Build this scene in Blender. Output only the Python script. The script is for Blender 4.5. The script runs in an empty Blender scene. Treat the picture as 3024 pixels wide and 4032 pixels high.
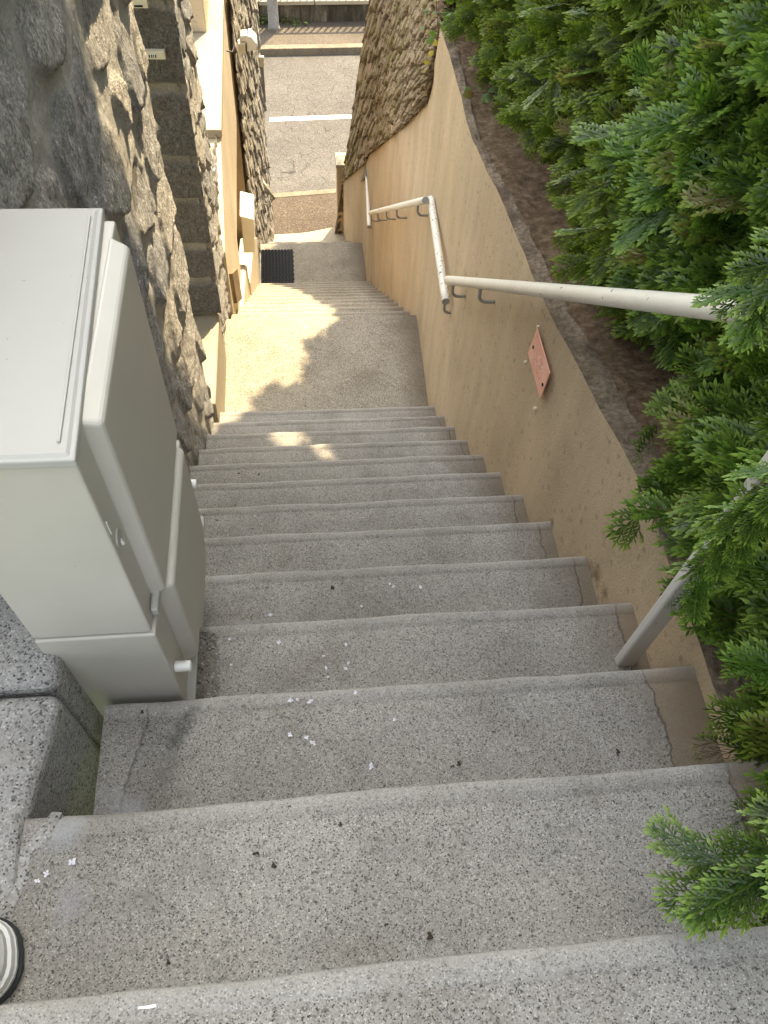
import bpy, bmesh, math, random
import numpy as np
from mathutils import Matrix, Vector

# ------------------------------------------------------------------ camera, world, sun, exposure
scene = bpy.context.scene
COL = scene.collection
CAM = (-0.492, -0.070, 1.074)
YAW, PITCH, ROLL = math.radians(9.631), math.radians(55.531), math.radians(5.339)
def camera_axes():
    cy, sy, cp, sp = math.cos(YAW), math.sin(YAW), math.cos(PITCH), math.sin(PITCH)
    f = np.array([sy*cp, cy*cp, -sp]); r = np.array([cy, -sy, 0.0]); u = np.cross(r, f)
    return math.cos(ROLL)*r + math.sin(ROLL)*u, -math.sin(ROLL)*r + math.cos(ROLL)*u, f
cd = bpy.data.cameras.new('camera')
cam = bpy.data.objects.new('camera', cd); COL.objects.link(cam)
R_, U_, F_ = camera_axes()
cam.matrix_world = Matrix(((R_[0], U_[0], -F_[0], CAM[0]), (R_[1], U_[1], -F_[1], CAM[1]), (R_[2], U_[2], -F_[2], CAM[2]), (0, 0, 0, 1)))
cd.sensor_fit = 'VERTICAL'; cd.sensor_height = 36.0; cd.lens = 36.0*3038.5/4032.0
cd.clip_start = 0.02; cd.clip_end = 2000.0
scene.camera = cam

SUN = np.array([0.203, 0.406, 0.891])            # direction towards the sun
SX, SY = SUN[0]/SUN[2], SUN[1]/SUN[2]
elev = math.asin(SUN[2]/np.linalg.norm(SUN)); azim = math.atan2(SUN[0], SUN[1])
world = bpy.data.worlds.new('World'); scene.world = world; world.use_nodes = True
wn = world.node_tree; wn.nodes.clear()
sky = wn.nodes.new('ShaderNodeTexSky'); sky.sky_type = 'NISHITA'; sky.sun_disc = False
sky.sun_elevation = elev; sky.sun_rotation = azim; sky.dust_density = 3.0; sky.air_density = 1.0; sky.ozone_density = 0.6
bg = wn.nodes.new('ShaderNodeBackground'); bg.inputs[1].default_value = 0.15
wo = wn.nodes.new('ShaderNodeOutputWorld')
hs = wn.nodes.new('ShaderNodeHueSaturation'); hs.inputs['Saturation'].default_value = .42
wm = wn.nodes.new('ShaderNodeMix'); wm.data_type = 'RGBA'; wm.blend_type = 'MULTIPLY'; wm.inputs[0].default_value = 1.0; wm.inputs[7].default_value = (1.0, 1.0, .95, 1)
wn.links.new(sky.outputs[0], hs.inputs['Color']); wn.links.new(hs.outputs[0], wm.inputs[6]); wn.links.new(wm.outputs[2], bg.inputs[0]); wn.links.new(bg.outputs[0], wo.inputs[0])
sd = bpy.data.lights.new('sun', 'SUN'); sd.energy = 2.9; sd.angle = math.radians(0.53); sd.color = (1.0, 0.80, 0.50)
so = bpy.data.objects.new('sun', sd); COL.objects.link(so)
so.rotation_euler = Vector(-SUN).to_track_quat('-Z', 'Y').to_euler(); so.location = (3, 6, 12)
scene.view_settings.view_transform = 'Standard'; scene.view_settings.look = 'None'
scene.view_settings.exposure = 2.36; scene.view_settings.gamma = 1.0
scene.cycles.max_bounces = 8; scene.cycles.diffuse_bounces = 5; scene.cycles.transparent_max_bounces = 8
scene.cycles.use_denoising = True

# ------------------------------------------------------------------ numpy noise
def _hash(ix, iy, iz, seed):
    h = (ix.astype(np.int64)*374761393 + iy.astype(np.int64)*668265263 + iz.astype(np.int64)*2147483647 + seed*974711) & 0xffffffff
    h = ((h ^ (h >> 13))*1274126177) & 0xffffffff
    h = ((h ^ (h >> 16))*2246822519) & 0xffffffff
    return ((h ^ (h >> 15)) & 0xffffff)/float(0xffffff)
def vnoise(x, y, z=None, seed=0):
    x = np.asarray(x, float); y = np.asarray(y, float); z = np.zeros_like(x) if z is None else np.asarray(z, float)
    x0, y0, z0 = np.floor(x), np.floor(y), np.floor(z); fx, fy, fz = x-x0, y-y0, z-z0
    fx, fy, fz = [t*t*(3-2*t) for t in (fx, fy, fz)]; r = 0
    for dx in (0, 1):
        for dy in (0, 1):
            for dz in (0, 1):
                w = (fx if dx else 1-fx)*(fy if dy else 1-fy)*(fz if dz else 1-fz)
                r = r + w*_hash(x0+dx, y0+dy, z0+dz, seed)
    return r*2-1
def fbm(x, y, z=None, seed=0, octs=4):
    a, s, r = 1.0, 1.0, 0
    x = np.asarray(x, float); y = np.asarray(y, float)
    for i in range(octs):
        r = r + a*vnoise(x*s, y*s, None if z is None else np.asarray(z, float)*s, seed+i*17); a *= .5; s *= 2.03
    return r
def sstep(a, b, x):
    t = np.clip((x-a)/(b-a), 0, 1); return t*t*(3-2*t)

# ------------------------------------------------------------------ materials
class NT:
    def __init__(s, name, rough=0.9):
        s.m = bpy.data.materials.new(name); s.m.use_nodes = True; s.t = s.m.node_tree
        s.b = s.t.nodes['Principled BSDF']; s.b.inputs['Roughness'].default_value = rough
        s.b.inputs['Specular IOR Level'].default_value = 0.3
        s.g = s.t.nodes.new('ShaderNodeNewGeometry'); s.pos = s.g.outputs['Position']
    def n(s, k): return s.t.nodes.new(k)
    def l(s, a, b): s.t.links.new(a, b)
    def val(s, inp, v):
        if hasattr(v, 'is_output'): s.l(v, inp)
        else: inp.default_value = v
    def scaled(s, sc, src=None):
        n = s.n('ShaderNodeVectorMath'); n.operation = 'MULTIPLY'; s.l(src or s.pos, n.inputs[0]); n.inputs[1].default_value = sc; return n.outputs[0]
    def noise(s, scale, detail=4, rough=.55, vec=None, dist=0):
        n = s.n('ShaderNodeTexNoise'); s.l(vec or s.pos, n.inputs['Vector']); n.inputs['Scale'].default_value = scale
        n.inputs['Detail'].default_value = detail; n.inputs['Roughness'].default_value = rough; n.inputs['Distortion'].default_value = dist
        return n.outputs[0]
    def vor(s, scale, out='Distance', feature='F1', vec=None):
        n = s.n('ShaderNodeTexVoronoi'); n.feature = feature; s.l(vec or s.pos, n.inputs['Vector']); n.inputs['Scale'].default_value = scale
        return n.outputs[out]
    def ramp(s, fac, stops, interp='LINEAR'):
        n = s.n('ShaderNodeValToRGB'); s.l(fac, n.inputs[0]); e = n.color_ramp.elements; n.color_ramp.interpolation = interp
        while len(e) < len(stops): e.new(.5)
        for el, (p, c) in zip(e, stops):
            el.position = p; el.color = (c, c, c, 1) if not hasattr(c, '__len__') else (*c, 1)
        return n.outputs[0]
    def mix(s, f, a, b, mode='MIX'):
        n = s.n('ShaderNodeMix'); n.data_type = 'RGBA'; n.blend_type = mode
        s.val(n.inputs[0], f)
        for i, c in ((6, a), (7, b)):
            if hasattr(c, 'is_output'): s.l(c, n.inputs[i])
            else: n.inputs[i].default_value = (*c, 1)
        return n.outputs[2]
    def math(s, op, a, b=0.0, c=None, clamp=False):
        n = s.n('ShaderNodeMath'); n.operation = op; n.use_clamp = clamp
        s.val(n.inputs[0], a); s.val(n.inputs[1], b)
        if c is not None: s.val(n.inputs[2], c)
        return n.outputs[0]
    def sep(s, v=None):
        n = s.n('ShaderNodeSeparateXYZ'); s.l(v or s.pos, n.inputs[0]); return n.outputs
    def attr(s, name):
        n = s.n('ShaderNodeAttribute'); n.attribute_name = name; return n.outputs['Fac']
    def red(s, c):
        n = s.n('ShaderNodeSeparateColor'); s.l(c, n.inputs[0]); return n.outputs[0]
    def spot(s, p, r, soft=.4, wob=.5, wscale=18):
        """1 inside an uneven stain of radius r round p, 0 outside"""
        n = s.n('ShaderNodeVectorMath'); n.operation = 'DISTANCE'; s.l(s.pos, n.inputs[0]); n.inputs[1].default_value = p
        d = s.math('MULTIPLY_ADD', s.noise(wscale, 3), wob*r*2, s.math('ADD', n.outputs['Value'], -wob*r))
        m = s.n('ShaderNodeMapRange'); m.clamp = True; s.l(d, m.inputs[0])
        m.inputs[1].default_value = r*(1-soft); m.inputs[2].default_value = r; m.inputs[3].default_value = 1; m.inputs[4].default_value = 0
        return m.outputs[0]
    def base(s, c): s.l(c, s.b.inputs['Base Color']) if hasattr(c, 'is_output') else setattr(s.b.inputs['Base Color'], 'default_value', (*c, 1))
    def bump(s, h, strength=.5, dist=.01):
        n = s.n('ShaderNodeBump'); n.inputs['Strength'].default_value = strength; n.inputs['Distance'].default_value = dist
        s.l(h, n.inputs['Height']); s.l(n.outputs[0], s.b.inputs['Normal']); return n

def concrete(name, dark, mid, light, grain=560, warm=None, marks=True):
    k = NT(name, .92)
    c1 = k.red(k.vor(grain, 'Color')); c2 = k.red(k.vor(grain*.42, 'Color'))
    fine = k.ramp(c1, [(0, dark), (.16, [x*.75 for x in mid]), (.5, mid), (.9, [x*1.12 for x in mid]), (1, light)])
    coarse = k.ramp(c2, [(0, .55), (.03, .68), (.075, 1.0), (.95, 1.0), (1, 1.2)])
    c = k.mix(1.0, fine, coarse, 'MULTIPLY')
    blot = k.ramp(k.noise(2.3, 5, .62), [(.3, .78), (.55, 1.0), (.75, 1.12)])
    c = k.mix(.8, c, blot, 'MULTIPLY')
    c = k.mix(.9, c, k.ramp(k.noise(4.2, 7, .72, None, .4), [(.34, (.80, .77, .73)), (.5, (1, 1, 1)), (.66, (1.08, 1.07, 1.05))]), 'MULTIPLY')
    dirt = k.ramp(k.noise(11, 5, .7), [(.56, 0.0), (.75, .55)])
    c = k.mix(dirt, c, [x*.55 for x in mid])
    if marks:
        X, Y, Z = k.sep()
        # brown grime along the right-hand wall and a settlement crack beside it on the upper flight
        gr = k.math('MULTIPLY', k.ramp(k.math('ADD', X, k.math('MULTIPLY', k.noise(7, 4), .12)), [(.16, 0.0), (.33, .7)]), 1.0)
        c = k.mix(gr, c, (.125, .095, .062))
        wob = k.math('MULTIPLY_ADD', k.noise(9, 4, .6), .07, -.035)
        xc = k.math('MULTIPLY_ADD', k.math('GREATER_THAN', Z, -.5), -.062, .247)
        d = k.math('ABSOLUTE', k.math('SUBTRACT', k.math('ADD', X, wob), xc))
        ck = k.math('MULTIPLY', k.ramp(d, [(.0007, .85), (.0022, 0.0)]), k.ramp(Z, [(.0, 0.0), (.001, 1.0)]) if False else 1.0)
        up = k.math('GREATER_THAN', Z, -2.25)
        brk = k.math('GREATER_THAN', k.noise(5, 2), .40)
        side = k.math('MULTIPLY', k.math('GREATER_THAN', k.math('ADD', X, wob), xc), up)
        c = k.mix(k.math('MULTIPLY', side, k.ramp(k.math('ADD', Z, 1.0), [(.2, .28), (.42, .62)])), c, (.20, .145, .092))
        c = k.mix(k.math('MULTIPLY', k.math('MULTIPLY', k.math('MULTIPLY', ck, up), brk), .8), c, (.03, .024, .018))
        # left-hand crack on the second tread
        d2 = k.math('ABSOLUTE', k.math('SUBTRACT', k.math('ADD', X, wob), k.math('MULTIPLY_ADD', Y, .16, -.905)))
        ck2 = k.math('MULTIPLY', k.ramp(d2, [(.0007, .85), (.0022, 0.0)]), k.math('MULTIPLY', k.math('GREATER_THAN', Z, -.43), k.math('LESS_THAN', Z, -.3)))
        c = k.mix(k.math('MULTIPLY', ck2, k.math('MULTIPLY', brk, .75)), c, (.05, .046, .042))
        for p, r, col in (((-.89, .235, -.2), .045, (.38, .39, .40)), ((-.86, .30, -.4), .06, (.42, .43, .44)), ((-.66, .80, -.8), .07, (.42, .45, .48)),
                          ((-.70, .62, -.8), .06, (.44, .47, .50)), ((-.73, 1.02, -.8), .06, (.42, .44, .46)), ((-.87, .13, -.2), .03, (.30, .28, .31))):
            c = k.mix(k.math('MULTIPLY', k.spot(p, r, .8, .9), .6), c, col)
        for p in ((-.735, .485, -.4), (-.745, .465, -.4), (-.757, .445, -.4), (-.772, .425, -.4)):
            c = k.mix(k.math('MULTIPLY', k.spot(p, .022, .9, .8, 60), .6), c, (.05, .05, .05))
    if warm: c = k.mix(1.0, c, warm, 'MULTIPLY')
    c = k.mix(k.math('MULTIPLY', k.attr('worn'), k.ramp(k.noise(14, 4), [(.3, .35), (.7, .8)])), c, [min(.8, x*1.35) for x in mid])
    k.base(c)
    h = k.math('ADD', k.math('MULTIPLY', c1, .6), k.math('MULTIPLY', k.noise(90, 4), 1.0))
    k.bump(h, .55, .004)
    return k.m

def plaster(name, mid, light, dark, grain=200, streak=True):
    k = NT(name, .95)
    c = k.ramp(k.noise(grain, 3, .7), [(.25, dark), (.5, mid), (.75, light)])
    blot = k.ramp(k.noise(1.7, 5, .6), [(.3, .84), (.7, 1.12)])
    c = k.mix(.9, c, blot, 'MULTIPLY')
    if streak:
        v = k.scaled((7.0, 7.0, .55))
        st = k.ramp(k.noise(1.0, 4, .6, v), [(.35, .88), (.55, 1.0), (.72, 1.14)])
        c = k.mix(.8, c, st, 'MULTIPLY')
    sp = k.ramp(k.red(k.vor(70, 'Color')), [(0, .5), (.025, .8), (.05, 1.0)])
    c = k.mix(.6, c, sp, 'MULTIPLY')
    if streak:
        for p, r in (((.29, .965, -.80), .05), ((.29, .925, -.76), .04), ((.29, .86, -.74), .035), ((.29, 1.25, -1.0), .03)):
            c = k.mix(k.math('MULTIPLY', k.spot(p, r, .9, .9, 40), .6), c, (.10, .06, .03))
    k.base(c)
    k.bump(k.math('ADD', k.noise(grain, 3, .7), k.math('MULTIPLY', k.noise(9, 4), 1.2)), .6, .005)
    return k.m

def stone(name, tints, mortar, along=(60, 14, 14), rust=.25, moss=0.0):
    k = NT(name, .93)
    sid = k.attr('sid'); mo = k.attr('mort')
    c = k.ramp(sid, [(i/(len(tints)-1), t) for i, t in enumerate(tints)])
    lay = k.noise(1.0, 6, .68, k.scaled(along), .6)
    c = k.mix(1.0, c, k.ramp(lay, [(.30, .5), (.46, .88), (.60, 1.15), (.74, 1.7)]), 'MULTIPLY')
    sp = k.ramp(k.noise(130, 3, .7), [(.3, .45), (.5, 1.0), (.70, 1.8)])
    c = k.mix(.8, c, sp, 'MULTIPLY')
    ru = k.math('MULTIPLY', k.ramp(k.noise(6, 5, .65), [(.52, 0.0), (.68, 1.0)]), rust)
    c = k.mix(ru, c, (.30, .19, .09))
    if moss:
        vm = k.scaled((5, 5, 1.2))
        mm = k.math('MULTIPLY', k.ramp(k.noise(1.0, 6, .7, vm), [(.5, 0.0), (.62, 1.0)]), moss)
        c = k.mix(mm, c, (.14, .125, .018))
    m = k.mix(.7, k.ramp(k.noise(140, 3), [(.3, [x*.8 for x in mortar]), (.7, [x*1.15 for x in mortar])]), k.ramp(k.noise(5, 4), [(.3, .8), (.7, 1.15)]), 'MULTIPLY')
    k.base(k.mix(mo, c, m))
    h = k.math('ADD', k.math('MULTIPLY', lay, 1.6), k.math('MULTIPLY', k.noise(110, 4, .7), .6))
    k.bump(h, .9, .012)
    return k.m

def painted(name, col, rough=.4, chips=0.0, chipcol=(.12, .07, .05), spec=.5, grime=.12):
    k = NT(name, rough); k.b.inputs['Specular IOR Level'].default_value = spec
    c = k.mix(grime, col, k.ramp(k.noise(6, 5, .65), [(.3, [x*.55 for x in col]), (.7, col)]))
    sp = k.ramp(k.noise(75, 2, .5), [(.745, 1.0), (.77, .45)])
    c = k.mix(.5, c, sp, 'MULTIPLY')
    if chips:
        c = k.mix(k.ramp(k.noise(55, 3, .6), [(chips, 0.0), (chips+.04, 1.0)]), c, chipcol)
    k.base(c); k.bump(k.noise(160, 3), .06, .002)
    return k.m

def lid_paint():
    m = painted('ivory_polyester_lid', (.43, .415, .375), .5, 0, spec=.45, grime=.12)
    k = NT.__new__(NT); k.m = m; k.t = m.node_tree; k.b = k.t.nodes['Principled BSDF']; k.g = k.t.nodes.new('ShaderNodeNewGeometry'); k.pos = k.g.outputs['Position']
    c = k.b.inputs['Base Color'].links[0].from_socket
    for p, r in ((LIDP[0], .016), (LIDP[1], .010), (LIDP[2], .012)): c = k.mix(k.math('MULTIPLY', k.spot(p, r, .8, .9, 70), .7), c, (.16, .22, .42))
    k.base(c); return m
LIDP = ((-.940, .85, .342), (-.925, .875, .342), (-.955, .80, .342))
def simple(name, col, rough=.8, var=.25, scale=30, metal=0.0, bump=.2):
    k = NT(name, rough); k.b.inputs['Metallic'].default_value = metal
    k.base(k.ramp(k.noise(scale, 4), [(.3, [x*(1-var) for x in col]), (.7, [min(1, x*(1+var)) for x in col])]))
    k.bump(k.noise(scale*3, 3), bump, .004)
    return k.m

M = {}
M['step'] = concrete('exposed_aggregate_concrete', (.035, .034, .032), (.30, .283, .255), (.50, .48, .45))
M['landing'] = concrete('worn_landing_concrete', (.05, .045, .04), (.30, .27, .215), (.62, .58, .50), grain=330)
M['granite'] = concrete('granite_block', (.05, .05, .05), (.36, .35, .335), (.56, .55, .53), grain=330, marks=False)
M['mortar'] = concrete('rough_mortar', (.05, .047, .042), (.21, .195, .165), (.42, .4, .36), grain=260, marks=False)
M['plaster'] = plaster('sand_render', (.53, .405, .255), (.64, .50, .33), (.39, .29, .18))
M['plaster_light'] = plaster('pale_render', (.58, .49, .355), (.66, .57, .43), (.47, .39, .27), streak=False)
M['coping'] = plaster('pale_concrete_coping', (.36, .31, .225), (.42, .36, .27), (.28, .24, .175), streak=False)
M['schist'] = stone('schist_rubble', [(.27, .268, .268), (.37, .36, .345), (.45, .42, .37), (.31, .31, .315), (.42, .395, .355)], (.54, .515, .47), (95, 60, 34), .06)
M['ashlar'] = stone('dark_ashlar', [(.13, .122, .11), (.19, .17, .145), (.155, .145, .13)], (.40, .36, .29), (60, 60, 40), .1)
M['ledger'] = stone('ledger_stone', [(.30, .27, .225), (.42, .38, .31), (.34, .31, .26), (.50, .45, .37)], (.14, .12, .095), (70, 70, 26), .3)
M['mossy'] = stone('mossy_retaining_stone', [(.23, .165, .10), (.32, .235, .145), (.27, .20, .12), (.37, .275, .17)], (.10, .073, .042), (60, 60, 22), .3, .9)
M['rail'] = painted('cream_rail_paint', (.76, .71, .60), .38, .665, (.13, .06, .035), .5, .25)
M['rail_chipped'] = painted('chipped_rail_paint', (.74, .70, .60), .4, .605, (.10, .055, .03), .5, .25)
M['post'] = painted('grey_post_paint', (.56, .53, .47), .5, .70)
M['bracket'] = painted('grey_bracket_paint', (.30, .29, .27), .5, .64)
M['plastic'] = painted('ivory_polyester', (.57, .535, .465), .45, 0, spec=.45, grime=.16)
M['plastic_lid'] = lid_paint()
M['white'] = painted('white_enamel', (.80, .79, .74), .35, 0, spec=.5, grime=.06)
M['shoe'] = painted('white_canvas', (.74, .74, .72), .8, 0, spec=.2, grime=.1)
M['cream'] = painted('cream_plastic', (.72, .66, .50), .45, 0, spec=.4, grime=.1)
M['black'] = simple('black_rubber', (.012, .011, .010), .55, .3)
M['dark'] = simple('dark_hole', (.015, .014, .013), .9)
M['iron'] = simple('dark_iron', (.03, .033, .035), .5, .3)
M['steel'] = simple('dull_galvanised_steel', (.36, .33, .27), .45, .2, 30, .4)
M['ink'] = simple('printing_ink', (.05, .05, .055), .8)
M['letterpale'] = simple('faded_pale_paint', (.80, .56, .42), .8)
M['petal'] = simple('lilac_petal', (.66, .64, .70), .7, .15)
M['deadleaf'] = simple('dead_leaf', (.055, .038, .022), .9, .4)
M['wood'] = simple('weathered_board', (.20, .135, .075), .85, .3, 12)
M['bark'] = simple('conifer_bark', (.12, .075, .045), .95, .4, 25, 0, .8)
M['kerbstone'] = concrete('granite_kerb', (.06, .052, .04), (.185, .155, .112), (.33, .29, .23), grain=230, marks=False)
def _asphalt(name, mid, light, dark, crack):
    k = NT(name, .92)
    c = k.ramp(k.red(k.vor(95, 'Color')), [(0, dark), (.3, mid), (.8, mid), (1, light)])
    c = k.mix(.9, c, k.ramp(k.noise(1.1, 6, .62), [(.3, .8), (.7, 1.2)]), 'MULTIPLY')
    c = k.mix(.7, c, k.ramp(k.noise(.35, 3, .5, k.scaled((.5, 2.2, 1))), [(.3, .8), (.7, 1.15)]), 'MULTIPLY')
    if crack:
        w = k.n('ShaderNodeVectorMath'); w.operation = 'ADD'; k.l(k.pos, w.inputs[0])
        nn = k.n('ShaderNodeTexNoise'); k.l(k.pos, nn.inputs['Vector']); nn.inputs['Scale'].default_value = 2.2; nn.inputs['Detail'].default_value = 4
        s2 = k.scaled((.5, .5, .0), nn.outputs['Color']); k.l(s2, w.inputs[1])
        d = k.vor(4.2, 'Distance', 'DISTANCE_TO_EDGE', w.outputs[0])
        lines = k.math('MULTIPLY', k.ramp(d, [(.003, 1.0), (.016, 0.0)]), k.ramp(k.noise(.8, 3), [(.38, 0.0), (.5, .9)]))
        c = k.mix(lines, c, [x*.3 for x in mid])
    k.base(c); k.bump(k.vor(130), .5, .006)
    return k.m
M['road'] = _asphalt('cracked_road_asphalt', (.086, .079, .070), (.165, .154, .138), (.046, .042, .037), True)
M['pave'] = _asphalt('brown_pavement_asphalt', (.072, .054, .037), (.155, .125, .095), (.034, .026, .019), False)
M['farpave'] = _asphalt('far_pavement_asphalt', (.085, .069, .051), (.15, .127, .10), (.052, .043, .034), False)
M['paint'] = simple('road_paint', (.75, .73, .69), .8, .1, 40)
def _stained():
    k = NT('lichen_stained_concrete', .95)
    c = k.ramp(k.noise(1.0, 6, .7, k.scaled((5, 5, .8))), [(.34, (.022, .018, .012)), (.5, (.075, .062, .044)), (.66, (.21, .18, .14))])
    k.base(k.mix(k.ramp(k.noise(9, 5, .7), [(.5, 0.0), (.7, .5)]), c, (.05, .045, .03))); k.bump(k.noise(30, 5), .7, .02); return k.m
M['stained'] = _stained()
def _soil():
    k = NT('garden_soil', 1.0)
    c = k.ramp(k.noise(28, 8, .75), [(.3, (.06, .038, .020)), (.5, (.21, .135, .075)), (.70, (.40, .29, .19))])
    k.base(c); k.bump(k.noise(36, 8, .75), 1.0, .03); return k.m
M['soil'] = _soil()
def _edge():
    k = NT('broken_wall_top', .95)
    c = k.ramp(k.noise(60, 6, .75), [(.3, (.10, .072, .046)), (.5, (.27, .205, .14)), (.72, (.46, .37, .27))])
    c = k.mix(k.ramp(k.noise(6, 5), [(.45, 0.0), (.65, .7)]), c, (.08, .05, .03))
    k.base(c); k.bump(k.noise(60, 8, .8), 1.0, .015); return k.m
M['edge'] = _edge()
M['grass'] = simple('rough_grass', (.05, .075, .02), 1.0, .5, 8)
def _sign():
    k = NT('faded_red_plate', .55)
    c = k.ramp(k.noise(14, 5, .65), [(.3, (.74, .34, .24)), (.55, (.82, .44, .32)), (.75, (.86, .52, .40))])
    k.base(k.mix(k.ramp(k.noise(90, 3), [(.66, 0.0), (.70, .7)]), c, (.30, .08, .05))); return k.m
M['sign'] = _sign()
def foliage(name, dark, mid, tip, trans=.25, rough=.42):
    k = NT(name, rough); k.b.inputs['Specular IOR Level'].default_value = .5
    r = k.attr('rnd'); tp = k.attr('tipf')
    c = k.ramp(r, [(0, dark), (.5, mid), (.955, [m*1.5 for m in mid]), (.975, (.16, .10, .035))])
    c = k.mix(k.math('MULTIPLY', k.math('POWER', tp, 2.0), .75), c, tip)
    k.base(c)
    tr = k.n('ShaderNodeBsdfTranslucent'); k.l(k.mix(1.0, c, (1.3, 1.5, .7), 'MULTIPLY'), tr.inputs[0])
    mx = k.n('ShaderNodeMixShader'); mx.inputs[0].default_value = trans
    k.l(k.b.outputs[0], mx.inputs[1]); k.l(tr.outputs[0], mx.inputs[2]); k.l(mx.outputs[0], k.t.nodes['Material Output'].inputs[0])
    return k.m
M['thuja'] = foliage('conifer_spray', (.008, .019, .003), (.052, .094, .010), (.36, .45, .05), .22)  # yellower for the far plants: warm light put into the leaf colour
M['thuja_blue'] = foliage('bluish_conifer_spray', (.007, .019, .004), (.036, .086, .010), (.30, .43, .06), .2)
M['leaf'] = foliage('broad_leaf', (.04, .07, .015), (.08, .14, .03), (.16, .24, .05), .35)
M['leaf_gold'] = foliage('yellowed_leaf', (.22, .16, .03), (.40, .30, .05), (.45, .36, .08), .35)
M['leaf_olive'] = foliage('olive_autumn_leaf', (.10, .07, .012), (.17, .12, .02), (.20, .14, .03), .3)

# ------------------------------------------------------------------ object helpers
def link(name, me, mat=None, parent=None):
    o = bpy.data.objects.new(name, me); COL.objects.link(o)
    if mat is not None: me.materials.append(mat)
    if parent is not None: o.parent = parent
    return o
def tag(o, label, cat, group=None, kind=None):
    if label: o['label'] = label
    if cat: o['category'] = cat
    if group: o['group'] = group
    if kind: o['kind'] = kind
    return o
def thing(name, label, cat, loc=(0, 0, 0), group=None):
    o = bpy.data.objects.new(name, None); COL.objects.link(o); o.location = loc; o.empty_display_size = .1
    return tag(o, label, cat, group)
def mesh_np(name, V, Q, mat, parent=None, attrs=None, smooth=False):
    """V (n,3), Q (m,3|4)"""
    V = np.asarray(V, np.float32); Q = np.asarray(Q, np.int32)
    if parent is not None: V = V - np.array(parent.location, np.float32)
    me = bpy.data.meshes.new(name); n = Q.shape[1]
    me.vertices.add(len(V)); me.vertices.foreach_set('co', V.ravel())
    me.loops.add(Q.size); me.loops.foreach_set('vertex_index', Q.ravel())
    me.polygons.add(len(Q)); me.polygons.foreach_set('loop_start', np.arange(0, Q.size, n, dtype=np.int32))
    if attrs:
        for k, a in attrs.items():
            at = me.attributes.new(k, 'FLOAT', 'POINT'); at.data.foreach_set('value', np.asarray(a, np.float32))
    me.update(calc_edges=True)
    if smooth: me.polygons.foreach_set('use_smooth', np.ones(len(Q), bool))
    me.validate()
    return link(name, me, mat, parent)
class MB:
    def __init__(s): s.v = []; s.f = []
    def add(s, V, F):
        o = len(s.v); s.v += [tuple(map(float, p)) for p in V]; s.f += [tuple(i+o for i in f) for f in F]; return s
    def box(s, x0, x1, y0, y1, z0, z1):
        V = [(x, y, z) for z in (z0, z1) for y in (y0, y1) for x in (x0, x1)]
        return s.add(V, [(0, 2, 3, 1), (4, 5, 7, 6), (0, 1, 5, 4), (2, 6, 7, 3), (0, 4, 6, 2), (1, 3, 7, 5)])
    def hexa(s, b, t):
        return s.add(list(b)+list(t), [(3, 2, 1, 0), (4, 5, 6, 7), (0, 1, 5, 4), (1, 2, 6, 5), (2, 3, 7, 6), (3, 0, 4, 7)])
    def prism(s, poly, axis, a, b):
        n = len(poly)
        def P(q, d):
            q = list(q); q.insert(axis, d); return q
        V = [P(q, a) for q in poly]+[P(q, b) for q in poly]
        return s.add(V, [tuple(range(n))[::-1], tuple(range(n, 2*n))]+[(i, (i+1) % n, n+(i+1) % n, n+i) for i in range(n)])
    def tube(s, path, r, n=12, caps=True):
        P = [Vector(p) for p in path]; rings = []
        up = Vector((0, 0, 1))
        for i, p in enumerate(P):
            d = ((P[min(i+1, len(P)-1)]-P[max(i-1, 0)])).normalized()
            a = d.cross(up if abs(d.z) < .95 else Vector((1, 0, 0))).normalized(); b = d.cross(a).normalized()
            rr = r[i] if hasattr(r, '__len__') else r
            rings.append([p+(a*math.cos(t)+b*math.sin(t))*rr for t in [2*math.pi*k/n for k in range(n)]])
        V = [q for R in rings for q in R]; F = []
        for i in range(len(P)-1):
            for k in range(n): F.append((i*n+k, i*n+(k+1) % n, (i+1)*n+(k+1) % n, (i+1)*n+k))
        if caps: F += [tuple(range(n)), tuple(range((len(P)-1)*n, len(P)*n))[::-1]]
        return s.add(V, F)
    def build(s, name, mat, parent=None, bevel=0.0, seg=2, smooth=False):
        me = bpy.data.meshes.new(name); V = s.v
        if parent is not None:
            q = parent.location if parent.parent is None else parent.location+parent.parent.location
            V = [(v[0]-q[0], v[1]-q[1], v[2]-q[2]) for v in V]
        me.from_pydata(V, [], s.f)
        bm = bmesh.new(); bm.from_mesh(me); bmesh.ops.recalc_face_normals(bm, faces=bm.faces); bm.to_mesh(me); bm.free()
        if smooth: me.polygons.foreach_set('use_smooth', np.ones(len(me.polygons), bool))
        o = link(name, me, mat, parent)
        if bevel:
            m = o.modifiers.new('bevel', 'BEVEL'); m.width = bevel; m.segments = seg; m.limit_method = 'ANGLE'; m.angle_limit = math.radians(40)
        return o
def grid_faces(nu, nv):
    i = np.arange(nu*nv).reshape(nu, nv)
    return np.stack([i[:-1, :-1], i[1:, :-1], i[1:, 1:], i[:-1, 1:]], -1).reshape(-1, 4)
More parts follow.
